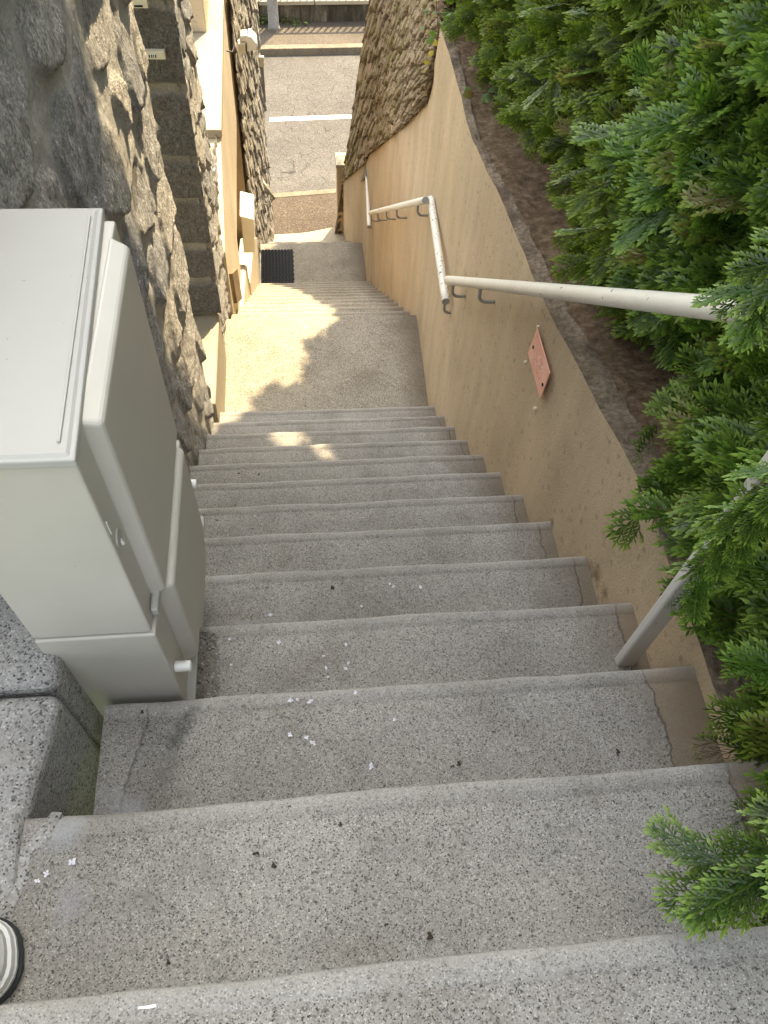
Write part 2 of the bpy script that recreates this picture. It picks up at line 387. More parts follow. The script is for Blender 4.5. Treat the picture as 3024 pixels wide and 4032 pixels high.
def stone_sheet(name, mp, N, su, sv, res, cu, cv, depth, seed, mat, parent=None, keep=None, gap=.12, rough=.014, layer=(1, 1), bias=0.0, warp=.35):
    """a face of irregular stones: mp(u, v) gives points of the wall plane, each stone stands out along N from the mortar"""
    nu, nv = int(su/res)+1, int(sv/res)+1
    u, v = np.meshgrid(np.linspace(0, su, nu), np.linspace(0, sv, nv), indexing='ij')
    wu = u/cu + warp*fbm(u/cu*.9, v/cv*.9, seed=seed+3, octs=3); wv = v/cv + warp*fbm(u/cu*.9, v/cv*.9, seed=seed+7, octs=3)
    wu = wu + .5*((np.floor(wv) % 2))*0
    iu, iv = np.floor(wu), np.floor(wv)
    f1 = np.full(u.shape, 9.); f2 = np.full(u.shape, 9.); ci = np.zeros(u.shape); cj = np.zeros(u.shape); du = np.zeros(u.shape); dv = np.zeros(u.shape)
    for a in (-1, 0, 1):
        for b in (-1, 0, 1):
            x, y = iu+a, iv+b
            px = x+.5+.42*(_hash(x, y, np.zeros_like(x), seed)*2-1); py = y+.5+.42*(_hash(x, y, np.ones_like(x), seed)*2-1)
            dx, dy = wu-px, wv-py; d = np.maximum(np.abs(dx), np.abs(dy))*.55+.45*np.sqrt(dx*dx+dy*dy)
            c = d < f1
            f2 = np.where(c, f1, np.minimum(f2, d)); f1 = np.where(c, d, f1)
            ci = np.where(c, x, ci); cj = np.where(c, y, cj); du = np.where(c, dx, du); dv = np.where(c, dy, dv)
    g = f2-f1
    hsh = lambda k: _hash(ci, cj, np.full_like(ci, k), seed+11)
    t = sstep(gap*.55, gap*.95, g)
    body = depth*(.6+.45*hsh(2)) + depth*.6*((hsh(3)-.5)*du + (hsh(4)-.5)*dv) - .11*cv*dv + rough*(.16*fbm(u*9*layer[0], v*9*layer[1], seed=seed+21, octs=2)+.40*fbm(u*34*layer[0], v*22*layer[1], seed=seed+22, octs=4))
    ter = np.floor(fbm(u*9*layer[0], v*9*layer[1], seed=seed+31, octs=3)*3)/3*rough*.22
    h = t*(body+ter)+(1-t)*rough*.35*fbm(u*20, v*20, seed=seed+41, octs=3)+bias
    P = mp(u, v)+h[..., None]*np.asarray(N, float)
    Q = grid_faces(nu, nv)
    if keep is not None:
        k = keep(P).ravel(); Q = Q[k[Q].all(1)]
    mort = 1-sstep(gap*.5, gap*.8, g+.03*fbm(u*30, v*30, seed=seed+5, octs=2))
    return mesh_np(name, P.reshape(-1, 3), Q, mat, parent, {'mort': mort.ravel(), 'sid': hsh(6).ravel()})

# ================================================================== SETTING
RUN, RISE, RUN2 = .25365, .2, .279
def noseY(k): return (13-k)*RUN                 # k = 13 (top) .. 1
def stair_mesh(name, prof, x0, x1, mat, label, seed, ns=48, xl=None):
    """prof: list of (y, z, wobble) along the flight, swept across the width"""
    prof = np.array(prof); xs = np.linspace(0, 1, ns)
    t, i = np.meshgrid(xs, np.arange(len(prof)), indexing='ij')
    y = prof[i, 0]; z = prof[i, 1]; w = prof[i, 2]
    xa = x0 if xl is None else xl(y); x = xa+(x1-xa)*t
    y = y + w*.0032*fbm(x*5, y*9+z*7, seed=seed, octs=4); z = z+w*.0025*fbm(x*6, y*9+z*5, seed=seed+9, octs=4)
    V = np.stack([x, y, z], -1).reshape(-1, 3)
    o = mesh_np(name, V, grid_faces(*t.shape), mat, None, {'worn': prof[i, 3].ravel()})
    return tag(o, label, 'stairs', kind='structure')
def flight(steps, start, end):
    """steps = [(nose_y, tread_z)], from the top down, with a tooled line behind each nosing"""
    p = [(start, steps[0][1], 0, 0)]
    for k, (ny, tz) in enumerate(steps):
        nz = steps[k+1][1] if k+1 < len(steps) else end
        y0 = p[-1][0]
        for f in (.25, .5, .75): p.append((y0+(ny-.04-y0)*f, tz-.001, .5, 0))
        p += [(ny-.037, tz, .3, 0), (ny-.033, tz-.003, .3, 0), (ny-.029, tz, .3, .25), (ny-.010, tz+.0005, 1, .5), (ny-.002, tz-.002, 1.2, .9), (ny, tz-.008, 1.2, .9), (ny-.004, tz-.05, 1, .2), (ny-.006, nz+.012, .6, 0), (ny-.004, nz, .2, 0)]
    return p
s1 = [(noseY(k), -(13-k)*RISE) for k in range(13, 0, -1)]
def left1(y): return np.where(y < .27, -.95-.0*y, np.where(y < .53, -.905, -1.0))
stair_mesh('stairs', flight(s1, -1.6, -2.6), -1.0, .34, M['step'], 'upper flight of grey exposed aggregate concrete steps below the camera', 5, 64, left1)
s2 = [(4.071+(j-1)*RUN2, -2.6-(j-1)*RISE) for j in range(1, 13)]
stair_mesh('stairs', flight(s2[1:], 4.071, -5.0), -1.0, .36, M['landing'], 'lower flight of worn concrete steps between the two landings', 15)
s3 = [(8.40, -5.2), (8.70, -5.4)]
xr3 = lambda y: np.where(y < 8.1, .36, .36-.20*(y-8.1))
stair_mesh('stairs', flight(s3, 8.115, -5.6), -1.0, .36, M['landing'], 'last short flight of steps down to the pavement', 25)
def slab(name, mat, pts, z, th, label, cat='landing'):
    b = MB(); n = len(pts)
    b.add([(x, y, z) for x, y in pts]+[(x, y, z-th) for x, y in pts], [tuple(range(n)), tuple(range(n, 2*n))[::-1]]+[(i, n+i, n+(i+1) % n, (i+1) % n) for i in range(n)])
    return tag(b.build(name, mat), label, cat, kind='structure')
slab('landing', M['landing'], [(-1.02, noseY(1)-.004), (.34, noseY(1)-.004), (.36, 4.071), (-1.02, 4.071)], -2.6, .19, 'upper concrete landing half in sun beside the stone threshold')
slab('landing', M['landing'], [(-1.0, 7.136), (.36, 7.136), (.36, 8.115), (-1.0, 8.115)], -5.0, .19, 'lower concrete landing carrying the black door mat')
slab('landing', M['coping'], [(-.95, 8.695), (.30, 8.695), (.20, 9.32), (.057, 9.293), (-.36, 9.17), (-.50, 9.15), (-.81, 9.13), (-.95, 9.10)], -5.6, .15, 'pale concrete sill where the steps meet the pavement')
KS = .06
def strip(name, mat, y0, y1, s0, s1, z, label, cat, x0=-60, x1=60):
    b = MB(); V = [(x0, y0+s0*x0, z), (x1, y0+s0*x1, z), (x1, y1+s1*x1, z), (x0, y1+s1*x1*0+s1*x0, z)]
    b.add(V, [(0, 1, 2, 3)]); return tag(b.build(name, mat), label, cat, kind='structure')
b = MB(); b.add([(-700, -700, -6.0), (700, -700, -6.0), (700, 700, -6.0), (-700, 700, -6.0)], [(0, 1, 2, 3)])
tag(b.build('ground', M['grass']), 'grassy ground beyond the street', 'ground', kind='structure')
strip('pavement', M['pave'], 8.6, 10.16, 0, .12, -5.66, 'brown asphalt pavement at the foot of the stairs', 'pavement', -8, 8)
b = MB(); b.hexa([(-8, 10.155-.96, -5.8), (8, 10.155+.96, -5.8), (8, 10.265+.96, -5.8), (-8, 10.265-.96, -5.8)], [(-8, 10.155-.96, -5.652), (8, 10.155+.96, -5.652), (8, 10.265+.96, -5.652), (-8, 10.265-.96, -5.652)])
tag(b.build('kerb', M['kerbstone'], bevel=.008), 'flush stone kerb edging the pavement below the stairs', 'kerb', kind='structure')
strip('road', M['road'], 9.0, 14.42, 0, KS, -5.72, 'cracked grey asphalt road across the foot of the stairs', 'road')
strip('road_marking', M['paint'], 12.27, 12.385, .075, .075, -5.716, 'white line painted along the middle of the road', 'road marking', -.855, 2.4)
FK = 14.39
b = MB(); sx = 30
b.hexa([(-sx, FK-KS*sx, -5.8), (sx, FK+KS*sx, -5.8), (sx, FK+.15+KS*sx, -5.8), (-sx, FK+.15-KS*sx, -5.8)], [(-sx, FK-KS*sx, -5.6), (sx, FK+KS*sx, -5.6), (sx, FK+.15+KS*sx, -5.6), (-sx, FK+.15-KS*sx, -5.6)])
tag(b.build('kerb', M['kerbstone'], bevel=.012), 'raised stone kerb on the far side of the road', 'kerb', kind='structure')
strip('pavement', M['farpave'], FK+.14, 15.6, KS, KS, -5.604, 'far pavement striped by the railing shadow', 'pavement', -30, 30)

# ------------------------------------------------------------------ far side of the road: wall, railing, pole
WY = 15.37
w = thing('parapet_wall', 'low stained concrete wall with mossy coping across the road', 'wall', (0, WY, -5.6))
b = MB(); b.hexa([(-sx, WY-KS*sx, -5.7), (sx, WY+KS*sx, -5.7), (sx, WY+.25+KS*sx, -5.7), (-sx, WY+.25-KS*sx, -5.7)], [(-sx, WY-KS*sx, -5.30), (sx, WY+KS*sx, -5.30), (sx, WY+.25+KS*sx, -5.30), (-sx, WY+.25-KS*sx, -5.30)])
b.build('wall_body', M['stained'], w)
b = MB(); x = -sx
rng = random.Random(4)
while x < sx:
    x2 = x+1.0; g = .008
    b.hexa([(x+g, WY-.05+KS*x, -5.30), (x2-g, WY-.05+KS*x2, -5.30), (x2-g, WY+.30+KS*x2, -5.30), (x+g, WY+.30+KS*x, -5.30)], [(x+g, WY-.05+KS*x, -5.235), (x2-g, WY-.05+KS*x2, -5.235), (x2-g, WY+.30+KS*x2, -5.235), (x+g, WY+.30+KS*x, -5.235)])
    x = x2
b.build('coping', M['coping'], w, .006)
r = thing('railing', 'black metal railing of thin bars on the far wall', 'railing', (0, WY+.1, -5.235))
b = MB()
for k in range(-40, 41):
    x = k*.118; b.tube([(x, WY+.02+KS*x, -5.24), (x, WY+.02+KS*x, -4.58)], .019, 6)
b.build('bars', M['iron'], r)
b = MB(); b.tube([(-5, WY+.02-KS*5, -4.58), (5, WY+.02+KS*5, -4.58)], .034, 8); b.build('top_rail', M['iron'], r)
p = thing('utility_pole', 'square concrete pole on the far pavement by the low wall', 'pole', (-.75, 15.1, -5.6))
b = MB(); b.hexa([(-.845, 15.03, -5.62), (-.66, 15.03, -5.62), (-.66, 15.22, -5.62), (-.845, 15.22, -5.62)], [(-.81, 15.06, 1.5), (-.69, 15.06, 1.5), (-.69, 15.18, 1.5), (-.81, 15.18, 1.5)])
b.build('shaft', M['granite'], p, .012)
b = MB(); b.box(-.86, -.645, 15.015, 15.235, -5.62, -5.57); b.build('foot', M['mortar'], p, .01)

# ------------------------------------------------------------------ left side: granite ledge, rubble wall, gate threshold, pier
led = thing('granite_ledge', 'speckled granite ledge at the top left with cracked edge by the sneaker', 'ledge', (-1.3, .1, -.3))
b = MB()
b.prism([(-.945, -1.6), (-.945, .10), (-.955, .25), (-.925, .46), (-1.9, .46), (-1.9, -1.6)], 2, -.7, -.203)
b.build('front_block', M['granite'], led, .026, 4)
b = MB(); b.prism([(-.935, .468), (-.955, .70), (-.975, .74), (-1.9, .74), (-1.9, .468)], 2, -.7, -.197); b.build('rear_block', M['granite'], led, .026, 4)
b = MB(); b.prism([(-.912, .262), (-.928, .235), (-.951, .205), (-.948, .17), (-.966, .12), (-.958, .09), (-.947, .085), (-.944, .13), (-.931, .165), (-.934, .20), (-.908, .222), (-.893, .258)], 2, -.24, -.1988); b.build('mortar_patch', M['granite'], led, .003)

wall = thing('stone_wall', 'rough grey rubble stone wall behind the electricity cabinet', 'wall', (-1.2, 1.8, -1.0))
b = MB(); b.box(-1.55, -1.025, .75, 2.88, -2.9, .95); b.build('wall_core', M['mortar'], wall)
stone_sheet('stone_face', lambda u, v: np.stack([np.full_like(u, -1.02), .74+u, -2.75+v], -1), (1, 0, 0), 2.17, 3.72, .0095, .36, .29, .016, 31, M['schist'], wall, gap=.25, rough=.009, warp=.16)
stone_sheet('end_face', lambda u, v: np.stack([-1.03-u, np.full_like(u, 2.885), -2.75+v], -1), (0, 1, 0), .5, 3.7, .02, .3, .25, .03, 33, M['schist'], wall)
th = thing('gate_threshold', 'sunlit pale concrete threshold in the gateway beside the upper landing', 'threshold', (-1.2, 3.3, -2.3))
b = MB(); b.box(-3.0, -.995, 2.93, 3.70, -2.75, -2.2); b.build('threshold_block', M['coping'], th, .012)

pier = thing('gate_pier', 'tall stone pier with dark dressed blocks facing the stairs', 'pier', (-1.25, 4.1, -1.5))
b = MB(); b.box(-1.55, -1.02, 3.68, 4.40, -2.9, .1); b.box(-1.55, -1.03, 4.40, 5.2, -3.9, -1.99); b.build('pier_core', M['mortar'], pier)
def course(u, v): return np.stack([-.975-u, np.full_like(u, 3.675), -2.2+v], -1)
def ashlar_face():
    nu, nv = 46, 190
    u, v = np.meshgrid(np.linspace(0, .58, nu), np.linspace(0, 2.35, nv), indexing='ij')
    edges = np.cumsum([0, .26, .22, .30, .24, .34, .36, .30, .35, .3])
    vv = v+.012*fbm(u*6, v*6, seed=5, octs=3)
    k = np.clip(np.searchsorted(edges, vv.ravel())-1, 0, len(edges)-2).reshape(v.shape)
    d = np.minimum(vv-edges[k], edges[k+1]-vv)
    mt = 1-sstep(.012, .03, d)
    h = (1-mt)*(.014+.02*_hash(k, k*0, k*0, 8)+.004*fbm(u*20, v*20, seed=9, octs=4)) + .002*fbm(u*40, v*40, seed=3, octs=2)
    P = course(u, v)+h[..., None]*np.array([0, -1, 0])
    mesh_np('dressed_face', P.reshape(-1, 3), grid_faces(nu, nv), M['ashlar'], pier, {'mort': mt.ravel(), 'sid': _hash(k, k*0, k*0, 4).ravel()})
ashlar_face()
stone_sheet('stone_face', lambda u, v: np.stack([np.full_like(u, -1.02), 3.66+u, -3.4+v], -1), (1, 0, 0), .80, 3.6, .013, .26, .20, .020, 47, M['schist'], pier, gap=.12, rough=.011, warp=.2)
stone_sheet('low_stone_face', lambda u, v: np.stack([np.full_like(u, -1.045), 4.45+u, -3.0+v], -1), (1, 0, 0), .82, 1.06, .016, .16, .22, .022, 51, M['schist'], pier, gap=.13, rough=.012)

sk = thing('wall_socket', 'small cream wall box with dark slots set into the dark pier', 'wall box', (-1.085, 3.645, -.67))
b = MB(); b.box(-1.128, -1.045, 3.628, 3.66, -.69, -.655); b.build('cover', M['cream'], sk, .002)
b = MB(); b.box(-1.117, -1.084, 3.6255, 3.629, -.683, -.666); b.build('window', M['white'], sk)
b = MB()
for x0, x1 in ((-1.117, -1.112), (-1.107, -1.102), (-1.098, -1.095), (-1.09, -1.085)): b.box(x0, x1, 3.624, 3.627, -.681, -.668)
b.build('slots', M['dark'], sk)
b = MB(); b.tube([(-1.063, 3.629, -.672), (-1.063, 3.6245, -.672)], .011, 14); b.build('button', M['cream'], sk)
cb = thing('call_box', 'cream box with a dark slot high on the pier face', 'wall box', (-1.112, 3.645, -.44))
b = MB(); b.box(-1.148, -1.078, 3.61, 3.66, -.475, -.40); b.build('housing', M['cream'], cb, .004)
b = MB(); b.box(-1.135, -1.10, 3.606, 3.612, -.468, -.462); b.build('slot', M['dark'], cb)

# ------------------------------------------------------------------ left side lower down: rendered house wall, post, mailbox, ledger stone wall
fx = lambda y: -1.0-.017*(y-5.3)
hw = thing('rendered_wall', 'pale rendered house wall with wide coping above the lower entrance', 'wall', (-1.3, 7, -3))
def wallpoly(poly, d0, th):
    b = MB(); n = len(poly)
    b.add([(fx(y)+d0, y, z) for y, z in poly]+[(fx(y)+d0-th, y, z) for y, z in poly], [tuple(range(n)), tuple(range(n, 2*n))[::-1]]+[(i, (i+1) % n, n+(i+1) % n, n+i) for i in range(n)])
    return b
wallpoly([(4.36, -4.0), (4.36, -2.27), (5.24, -1.955), (5.24, -1.97), (12.5, -1.97), (12.5, -3.06), (5.58, -3.06), (5.58, -4.6)], 0, .28).build('render', M['plaster_light'], hw)
b = MB(); b.add([(fx(5.2)+.012, 5.2, -1.965), (fx(12.5)+.012, 12.5, -1.965), (-3.2, 12.5, -1.965), (-3.2, 5.2, -1.965), (fx(5.2)+.012, 5.2, -1.9), (fx(12.5)+.012, 12.5, -1.9), (-3.2, 12.5, -1.9), (-3.2, 5.2, -1.9)],
                 [(3, 2, 1, 0), (4, 5, 6, 7), (0, 1, 5, 4), (1, 2, 6, 5), (2, 3, 7, 6), (3, 0, 4, 7)])
b.build('coping', M['coping'], hw, .01)
b = MB(); b.box(-1.6, -1.135, 6.6, 7.3, -1.9, -1.25); b.build('chimney_block', M['plaster_light'], hw, .012)
b = MB(); b.box(-2.4, -1.6, 5.3, 9.2, -5.1, -1.97); b.build('porch_back', M['plaster'], hw)
eh = thing('iron_hook', 'small rusty iron hook on the rendered wall below its coping', 'hook', (-1.0, 7.1, -2.25))
b = MB(); b.tube([(fx(7.0), 7.0, -2.22), (fx(7)+.05, 7.0, -2.23), (fx(7)+.07, 7.06, -2.2), (fx(7)+.06, 7.14, -2.15)], .007, 8); b.build('hook_bar', M['iron'], eh)

gp = thing('entrance_post', 'rounded rendered gate post carrying the white mailbox', 'post', (-1.0, 5.5, -3.6))
b = MB(); b.prism([(4.86, -3.25), (4.86, -3.9), (5.84, -4.8), (5.84, -3.52), (5.6, -3.42)], 0, -1.14, -.965); b.build('post_body', M['plaster_light'], gp, .03, 4)
lw = thing('low_wall', 'low rendered wall between the mailbox post and the ledger stone wall', 'wall', (-1.0, 7.0, -4.5))
b = MB(); b.prism([(5.86, -3.75), (5.86, -4.9), (7.1, -5.2), (7.50, -5.2), (7.50, -4.45), (7.0, -4.1)], 0, -1.10, -.957); b.build('wall_body', M['plaster_light'], lw, .012)
mb = thing('mailbox', 'white mailbox with sunlit printed lid on the rendered post', 'mailbox', (-.92, 6.0, -3.15))
b = MB(); b.hexa([(-.985, 5.86, -3.42), (-.885, 5.86, -3.42), (-.885, 6.14, -3.42), (-.985, 6.14, -3.42)], [(-.972, 5.86, -3.035), (-.868, 5.86, -3.07), (-.868, 6.14, -3.05), (-.972, 6.14, -3.015)])
b.build('box', M['cream'], mb, .008)
b = MB(); b.hexa([(-.98, 5.84, -3.035), (-.862, 5.84, -3.07), (-.862, 6.17, -3.05), (-.98, 6.17, -3.015)], [(-.98, 5.84, -3.023), (-.862, 5.84, -3.058), (-.862, 6.17, -3.038), (-.98, 6.17, -3.003)])
lid = b.build('lid', M['white'], mb, .004)
b = MB()
for yy, xa, xb in ((6.10, -.95, -.885),):
    b.add([(xa, yy, -3.0005-.297*(xa+.98)-.02*(.33-(yy-5.84))/.33), (xb, yy, -3.0005-.297*(xb+.98)-.02*(.33-(yy-5.84))/.33), (xb, yy+.012, -3.0005-.297*(xb+.98)-.02*(.318-(yy-5.84))/.33), (xa, yy+.012, -3.0005-.297*(xa+.98)-.02*(.318-(yy-5.84))/.33)], [(0, 1, 2, 3)])
b.build('printed_lines', M['ink'], lid)

lg = thing('ledger_wall', 'wall of thin ledger stones beside the last steps', 'wall', (-1.0, 8.3, -4))
def ledge_pts(y): return np.where(y < 8.13, -.985+.035*(y-7.5)/.63, -.95+.14*(y-8.13)/.99)
stone_sheet('stone_face', lambda u, v: np.stack([ledge_pts(7.5+u)-.02, 7.5+u, -5.75+v], -1), (1, 0, 0), 1.63, 3.9, .013, .085, .24, .020, 61, M['ledger'], lg, gap=.15, rough=.007, warp=.25)
b = MB(); b.prism([(-1.03, 7.52), (-.975, 8.13), (-.845, 9.12), (-1.8, 9.12), (-1.8, 7.52)], 2, -5.8, -1.98); b.build('wall_core', M['plaster'], lg)
rk = thing('metal_rack', 'small galvanised rack with bent prongs jutting from the ledger wall', 'rack', (-.88, 8.6, -4.55))
b = MB(); b.tube([(-.955, 8.72, -4.43), (-.86, 8.62, -4.53), (-.755, 8.52, -4.66)], .018, 10); b.build('bar', M['steel'], rk, smooth=True)
for q in range(5):
    t = q/4.6+.06; p0 = Vector((-.955, 8.72, -4.43)).lerp(Vector((-.755, 8.52, -4.66)), t)
    b = MB(); b.tube([p0, p0+Vector((-.03, -.02, -.05)), p0+Vector((-.08, -.03, -.07)), p0+Vector((-.13, -.03, -.06))], .008, 8); b.build('prong', M['steel'], rk, smooth=True)
fl = thing('floodlight', 'white twin floodlight on a bracket at the ledger wall edge', 'light', (-.93, 8.2, -2.6))
b = MB(); b.tube([(-1.0, 7.72, -2.47), (-.93, 7.72, -2.475)], .010, 10); b.build('bracket', M['cream'], fl)
b = MB(); b.hexa([(-.968, 7.66, -2.56), (-.905, 7.66, -2.56), (-.905, 7.76, -2.56), (-.968, 7.76, -2.56)], [(-.962, 7.66, -2.465), (-.90, 7.66, -2.465), (-.90, 7.76, -2.465), (-.962, 7.76, -2.465)]); b.build('junction_box', M['cream'], fl, .006)
b = MB(); b.hexa([(-.95, 7.68, -2.455), (-.882, 7.68, -2.455), (-.882, 7.80, -2.455), (-.95, 7.80, -2.455)], [(-.933, 7.68, -2.405), (-.878, 7.68, -2.398), (-.878, 7.80, -2.398), (-.933, 7.80, -2.405)]); b.build('sensor_head', M['white'], fl, .006)
b = MB(); b.prism([(-.868, -2.40), (-.84, -2.40), (-.79, -2.463), (-.797, -2.522), (-.888, -2.535)], 1, 7.66, 7.82); b.build('lamp_head', M['white'], fl, .006)
bd = thing('wooden_board', 'narrow brown board leaning on the rendered wall above the steps', 'board', (-.97, 4.7, -2.8))
b = MB(); b.hexa([(-.985, 4.50, -2.83), (-.962, 4.50, -2.83), (-.955, 4.87, -3.10), (-.99, 4.87, -3.10)], [(-.985, 4.42, -2.50), (-.962, 4.45, -2.52), (-.955, 4.78, -2.74), (-.99, 4.78, -2.74)]); b.build('plank', M['wood'], bd)
sp = thing('street_sign', 'thin street name plate seen edge-on at the ledger wall corner', 'sign', (-.83, 9.0, -3.4))
b = MB(); b.box(-.835, -.79, 9.06, 9.085, -3.75, -3.35); b.build('plate', M['bracket'], sp, .003)
b = MB(); b.box(-.84, -.78, 9.055, 9.09, -3.35, -3.24); b.build('plate_cap', M['cream'], sp, .003)

mt = thing('door_mat', 'black rubber door mat with raised ring pattern on the lower landing', 'mat', (-.755, 7.7, -5.0))
b = MB(); b.box(-.948, -.563, 7.20, 7.985, -4.998, -4.990); b.build('mat_base', M['black'], mt)
b = MB()
for i in range(10):
    for j in range(19):
        cx, cy = -.925+i*.0385, 7.225+j*.041
        if j % 2: cx += .008
        n = 8; R = .0175; ri = .011
        V = [(cx+q*math.cos(t), cy+q*math.sin(t), z) for q, z in ((R, -4.990), (R, -4.976), (ri, -4.976), (ri, -4.990)) for t in [2*math.pi*k/n for k in range(n)]]
        b.add(V, [(a*n+k, a*n+(k+1) % n, (a+1)*n+(k+1) % n, (a+1)*n+k) for a in range(3) for k in range(n)])
b.build('rings', M['black'], mt)
b = MB(); b.box(-.962, -.953, 7.19, 8.0, -4.998, -4.98); b.box(-.953, -.555, 7.185, 7.195, -4.998, -4.98); b.build('frame_strip', M['steel'], mt)

# ------------------------------------------------------------------ right side: rendered retaining wall, mossy stone wall, pillar
TOP = np.array([(-1.6, -.27), (.2, -.33), (.6, -.352), (.97, -.361), (1.24, -.432), (1.58, -.513), (1.95, -.586), (2.31, -.633), (2.79, -.711), (3.21, -.776), (3.62, -.80), (4.27, -.822),
                (4.323, -.986), (4.456, -1.202), (4.749, -1.421), (5.394, -1.887), (7.573, -3.385), (8.1, -3.82), (9.15, -4.711)])
def top_z(y): return np.interp(y, TOP[:, 0], TOP[:, 1])
def right_x(y): return np.where(y < 3.0, .285+.0*y, np.where(y < 4.0, .285+.022*(y-3.0), .307))-np.where(y > 8.1, (y-8.1)*.165, 0)
rw = thing('retaining_wall', 'sand coloured rendered retaining wall carrying the handrails', 'wall', (.4, 3.5, -2))
ys = np.concatenate([np.arange(-1.6, 9.15, .03), TOP[:, 0]]); ys.sort(); ys = ys[np.concatenate([[True], np.diff(ys) > .004])]
nt = 30
def right_wall():
    t, y = np.meshgrid(np.linspace(0, 1, nt), ys, indexing='ij')
    zt = top_z(y) + np.where(y < 4.25, .004*fbm(y*9, y*0, seed=71, octs=4), 0)
    zb = -.9-.76*np.maximum(y, 0)-.4
    z = zb+(zt-zb)*t
    x = right_x(y)+.006*fbm(y*1.6, z*1.6, seed=72, octs=3)+.03*sstep(.985, 1.0, t)*0
    V = np.stack([x, y, z], -1)
    mesh_np('render', V.reshape(-1, 3), grid_faces(*t.shape), M['plaster'], rw)
    mesh_np('core', np.stack([x+.018, y, np.minimum(z, zt-.004)], -1).reshape(-1, 3), grid_faces(*t.shape), M['edge'], rw)  # unseen second sheet, added to block light leaking through the thin render
    s, y2 = np.meshgrid(np.linspace(0, 1, 8), ys, indexing='ij')
    ztop = top_z(y2)+np.where(y2 < 4.25, .004*fbm(y2*9, y2*0, seed=71, octs=4), 0)
    wd = np.interp(y2, [-2, .8, 1.8, 3.0, 9], [.085, .08, .06, .03, .10])
    x2 = right_x(y2)+.006*fbm(y2*1.6, ztop*1.6, seed=72, octs=3)+s*wd
    z2 = ztop+np.where(y2 < 4.3, 1, .2)*(sstep(0, .5, s)*.012*fbm(x2*22, y2*22, seed=77, octs=5)+s*.01)
    mesh_np('broken_top', np.stack([x2, y2, z2], -1).reshape(-1, 3), grid_faces(*s.shape), M['edge'], rw)
    mesh_np('back', np.stack([x2[[-1, -1]], y2[[-1, -1]], np.stack([z2[-1], -1.2-.76*np.maximum(ys, 0)])], -1).reshape(-1, 3), grid_faces(2, len(ys)), M['edge'], rw)
right_wall()
sw = thing('mossy_stone_wall', 'tall mossy rough stone wall above the rendered wall at the street end', 'wall', (.6, 7, -2))
def mossmap(u, v):
    y = 4.34+u; zb = top_z(y)-.12; ztp = -.40; t = v/4.6
    z = zb+(ztp-zb)*t
    return np.stack([right_x(y)+.012+.127*(z-zb-.12), y, z], -1)
stone_sheet('stone_face', mossmap, (-1, 0, 0), 4.80, 4.6, .016, .10, .26, .026, 81, M['mossy'], sw, gap=.15, rough=.008, warp=.3)
def mossend(u, v):
    z = -5.7+v; return np.stack([.13+.127*(z+4.7)+u, np.full_like(u, 9.12), z], -1)
stone_sheet('end_face', mossend, (0, 1, 0), 3.0, 5.3, .035, .25, .16, .04, 83, M['mossy'], sw, gap=.16)
b = MB()
for y0, y1 in ((4.36, 4.7), (4.7, 5.4), (5.4, 6.4), (6.4, 7.5), (7.5, 8.4), (8.4, 9.1)):
    def q(y, z): return float(right_x(np.array(y)))+.05+.127*(z-float(top_z(y)))
    zb0, zb1 = float(top_z(y0))-.3, float(top_z(y1))-.3
    b.hexa([(q(y0, zb0), y0, zb0), (q(y1, zb1), y1, zb1), (1.5, y1, zb1), (1.5, y0, zb0)], [(q(y0, -.42), y0, -.42), (q(y1, -.42), y1, -.42), (1.5, y1, -.42), (1.5, y0, -.42)])
b.build('wall_core', M['mortar'], sw)
sp2 = thing('stone_pillar', 'short brown stone pillar with flat cap at the foot of the stairs', 'pillar', (.17, 9.28, -5.2))
b = MB(); b.hexa([(.058, 9.152, -5.75), (.30, 9.152, -5.75), (.30, 9.42, -5.75), (.058, 9.42, -5.75)], [(.045, 9.152, -4.63), (.285, 9.152, -4.63), (.285, 9.42, -4.63), (.045, 9.42, -4.63)]); b.build('shaft', M['plaster'], sp2, .008)
b = MB(); b.hexa([(.032, 9.14, -4.63), (.295, 9.14, -4.63), (.295, 9.43, -4.63), (.032, 9.43, -4.63)], [(.036, 9.145, -4.59), (.29, 9.145, -4.59), (.29, 9.425, -4.59), (.036, 9.425, -4.59)])
b.add([(.036, 9.145, -4.59), (.29, 9.145, -4.59), (.29, 9.425, -4.59), (.036, 9.425, -4.59), (.163, 9.285, -4.55)], [(0, 1, 4), (1, 2, 4), (2, 3, 4), (3, 0, 4)]); b.build('cap', M['coping'], sp2)

# garden soil behind the wall
def soil():
    x, y = np.meshgrid(np.concatenate([np.linspace(.310, 1.4, 86), np.linspace(1.5, 9, 12)]), np.linspace(-1.6, 4.62, 300), indexing='ij')
    z = top_z(np.minimum(y, 4.25))-.012+(x-.31)*.15+.03*fbm(x*6, y*6, seed=91, octs=5)*sstep(.33, .45, x)
    z = np.where(x > 1.5, top_z(np.minimum(y, 4.25))+.17, z)
    o = mesh_np('soil', np.stack([x, y, z], -1).reshape(-1, 3), grid_faces(*x.shape), M['soil'])
    tag(o, 'bare brown soil slope between the wall top and the hedge', 'soil', kind='structure')
soil()
slab('garden', M['kerbstone'], [(.98, 4.60), (9, 4.60), (9, 9.0), (.98, 9.0)], -.55, .3, 'pale sunlit ground behind the mossy wall', 'garden')
slab('garden', M['grass'], [(-1.5, -1.6), (-8, -1.6), (-8, 2.9), (-1.5, 2.9)], .9, .3, 'grassy garden behind the rubble wall', 'garden')

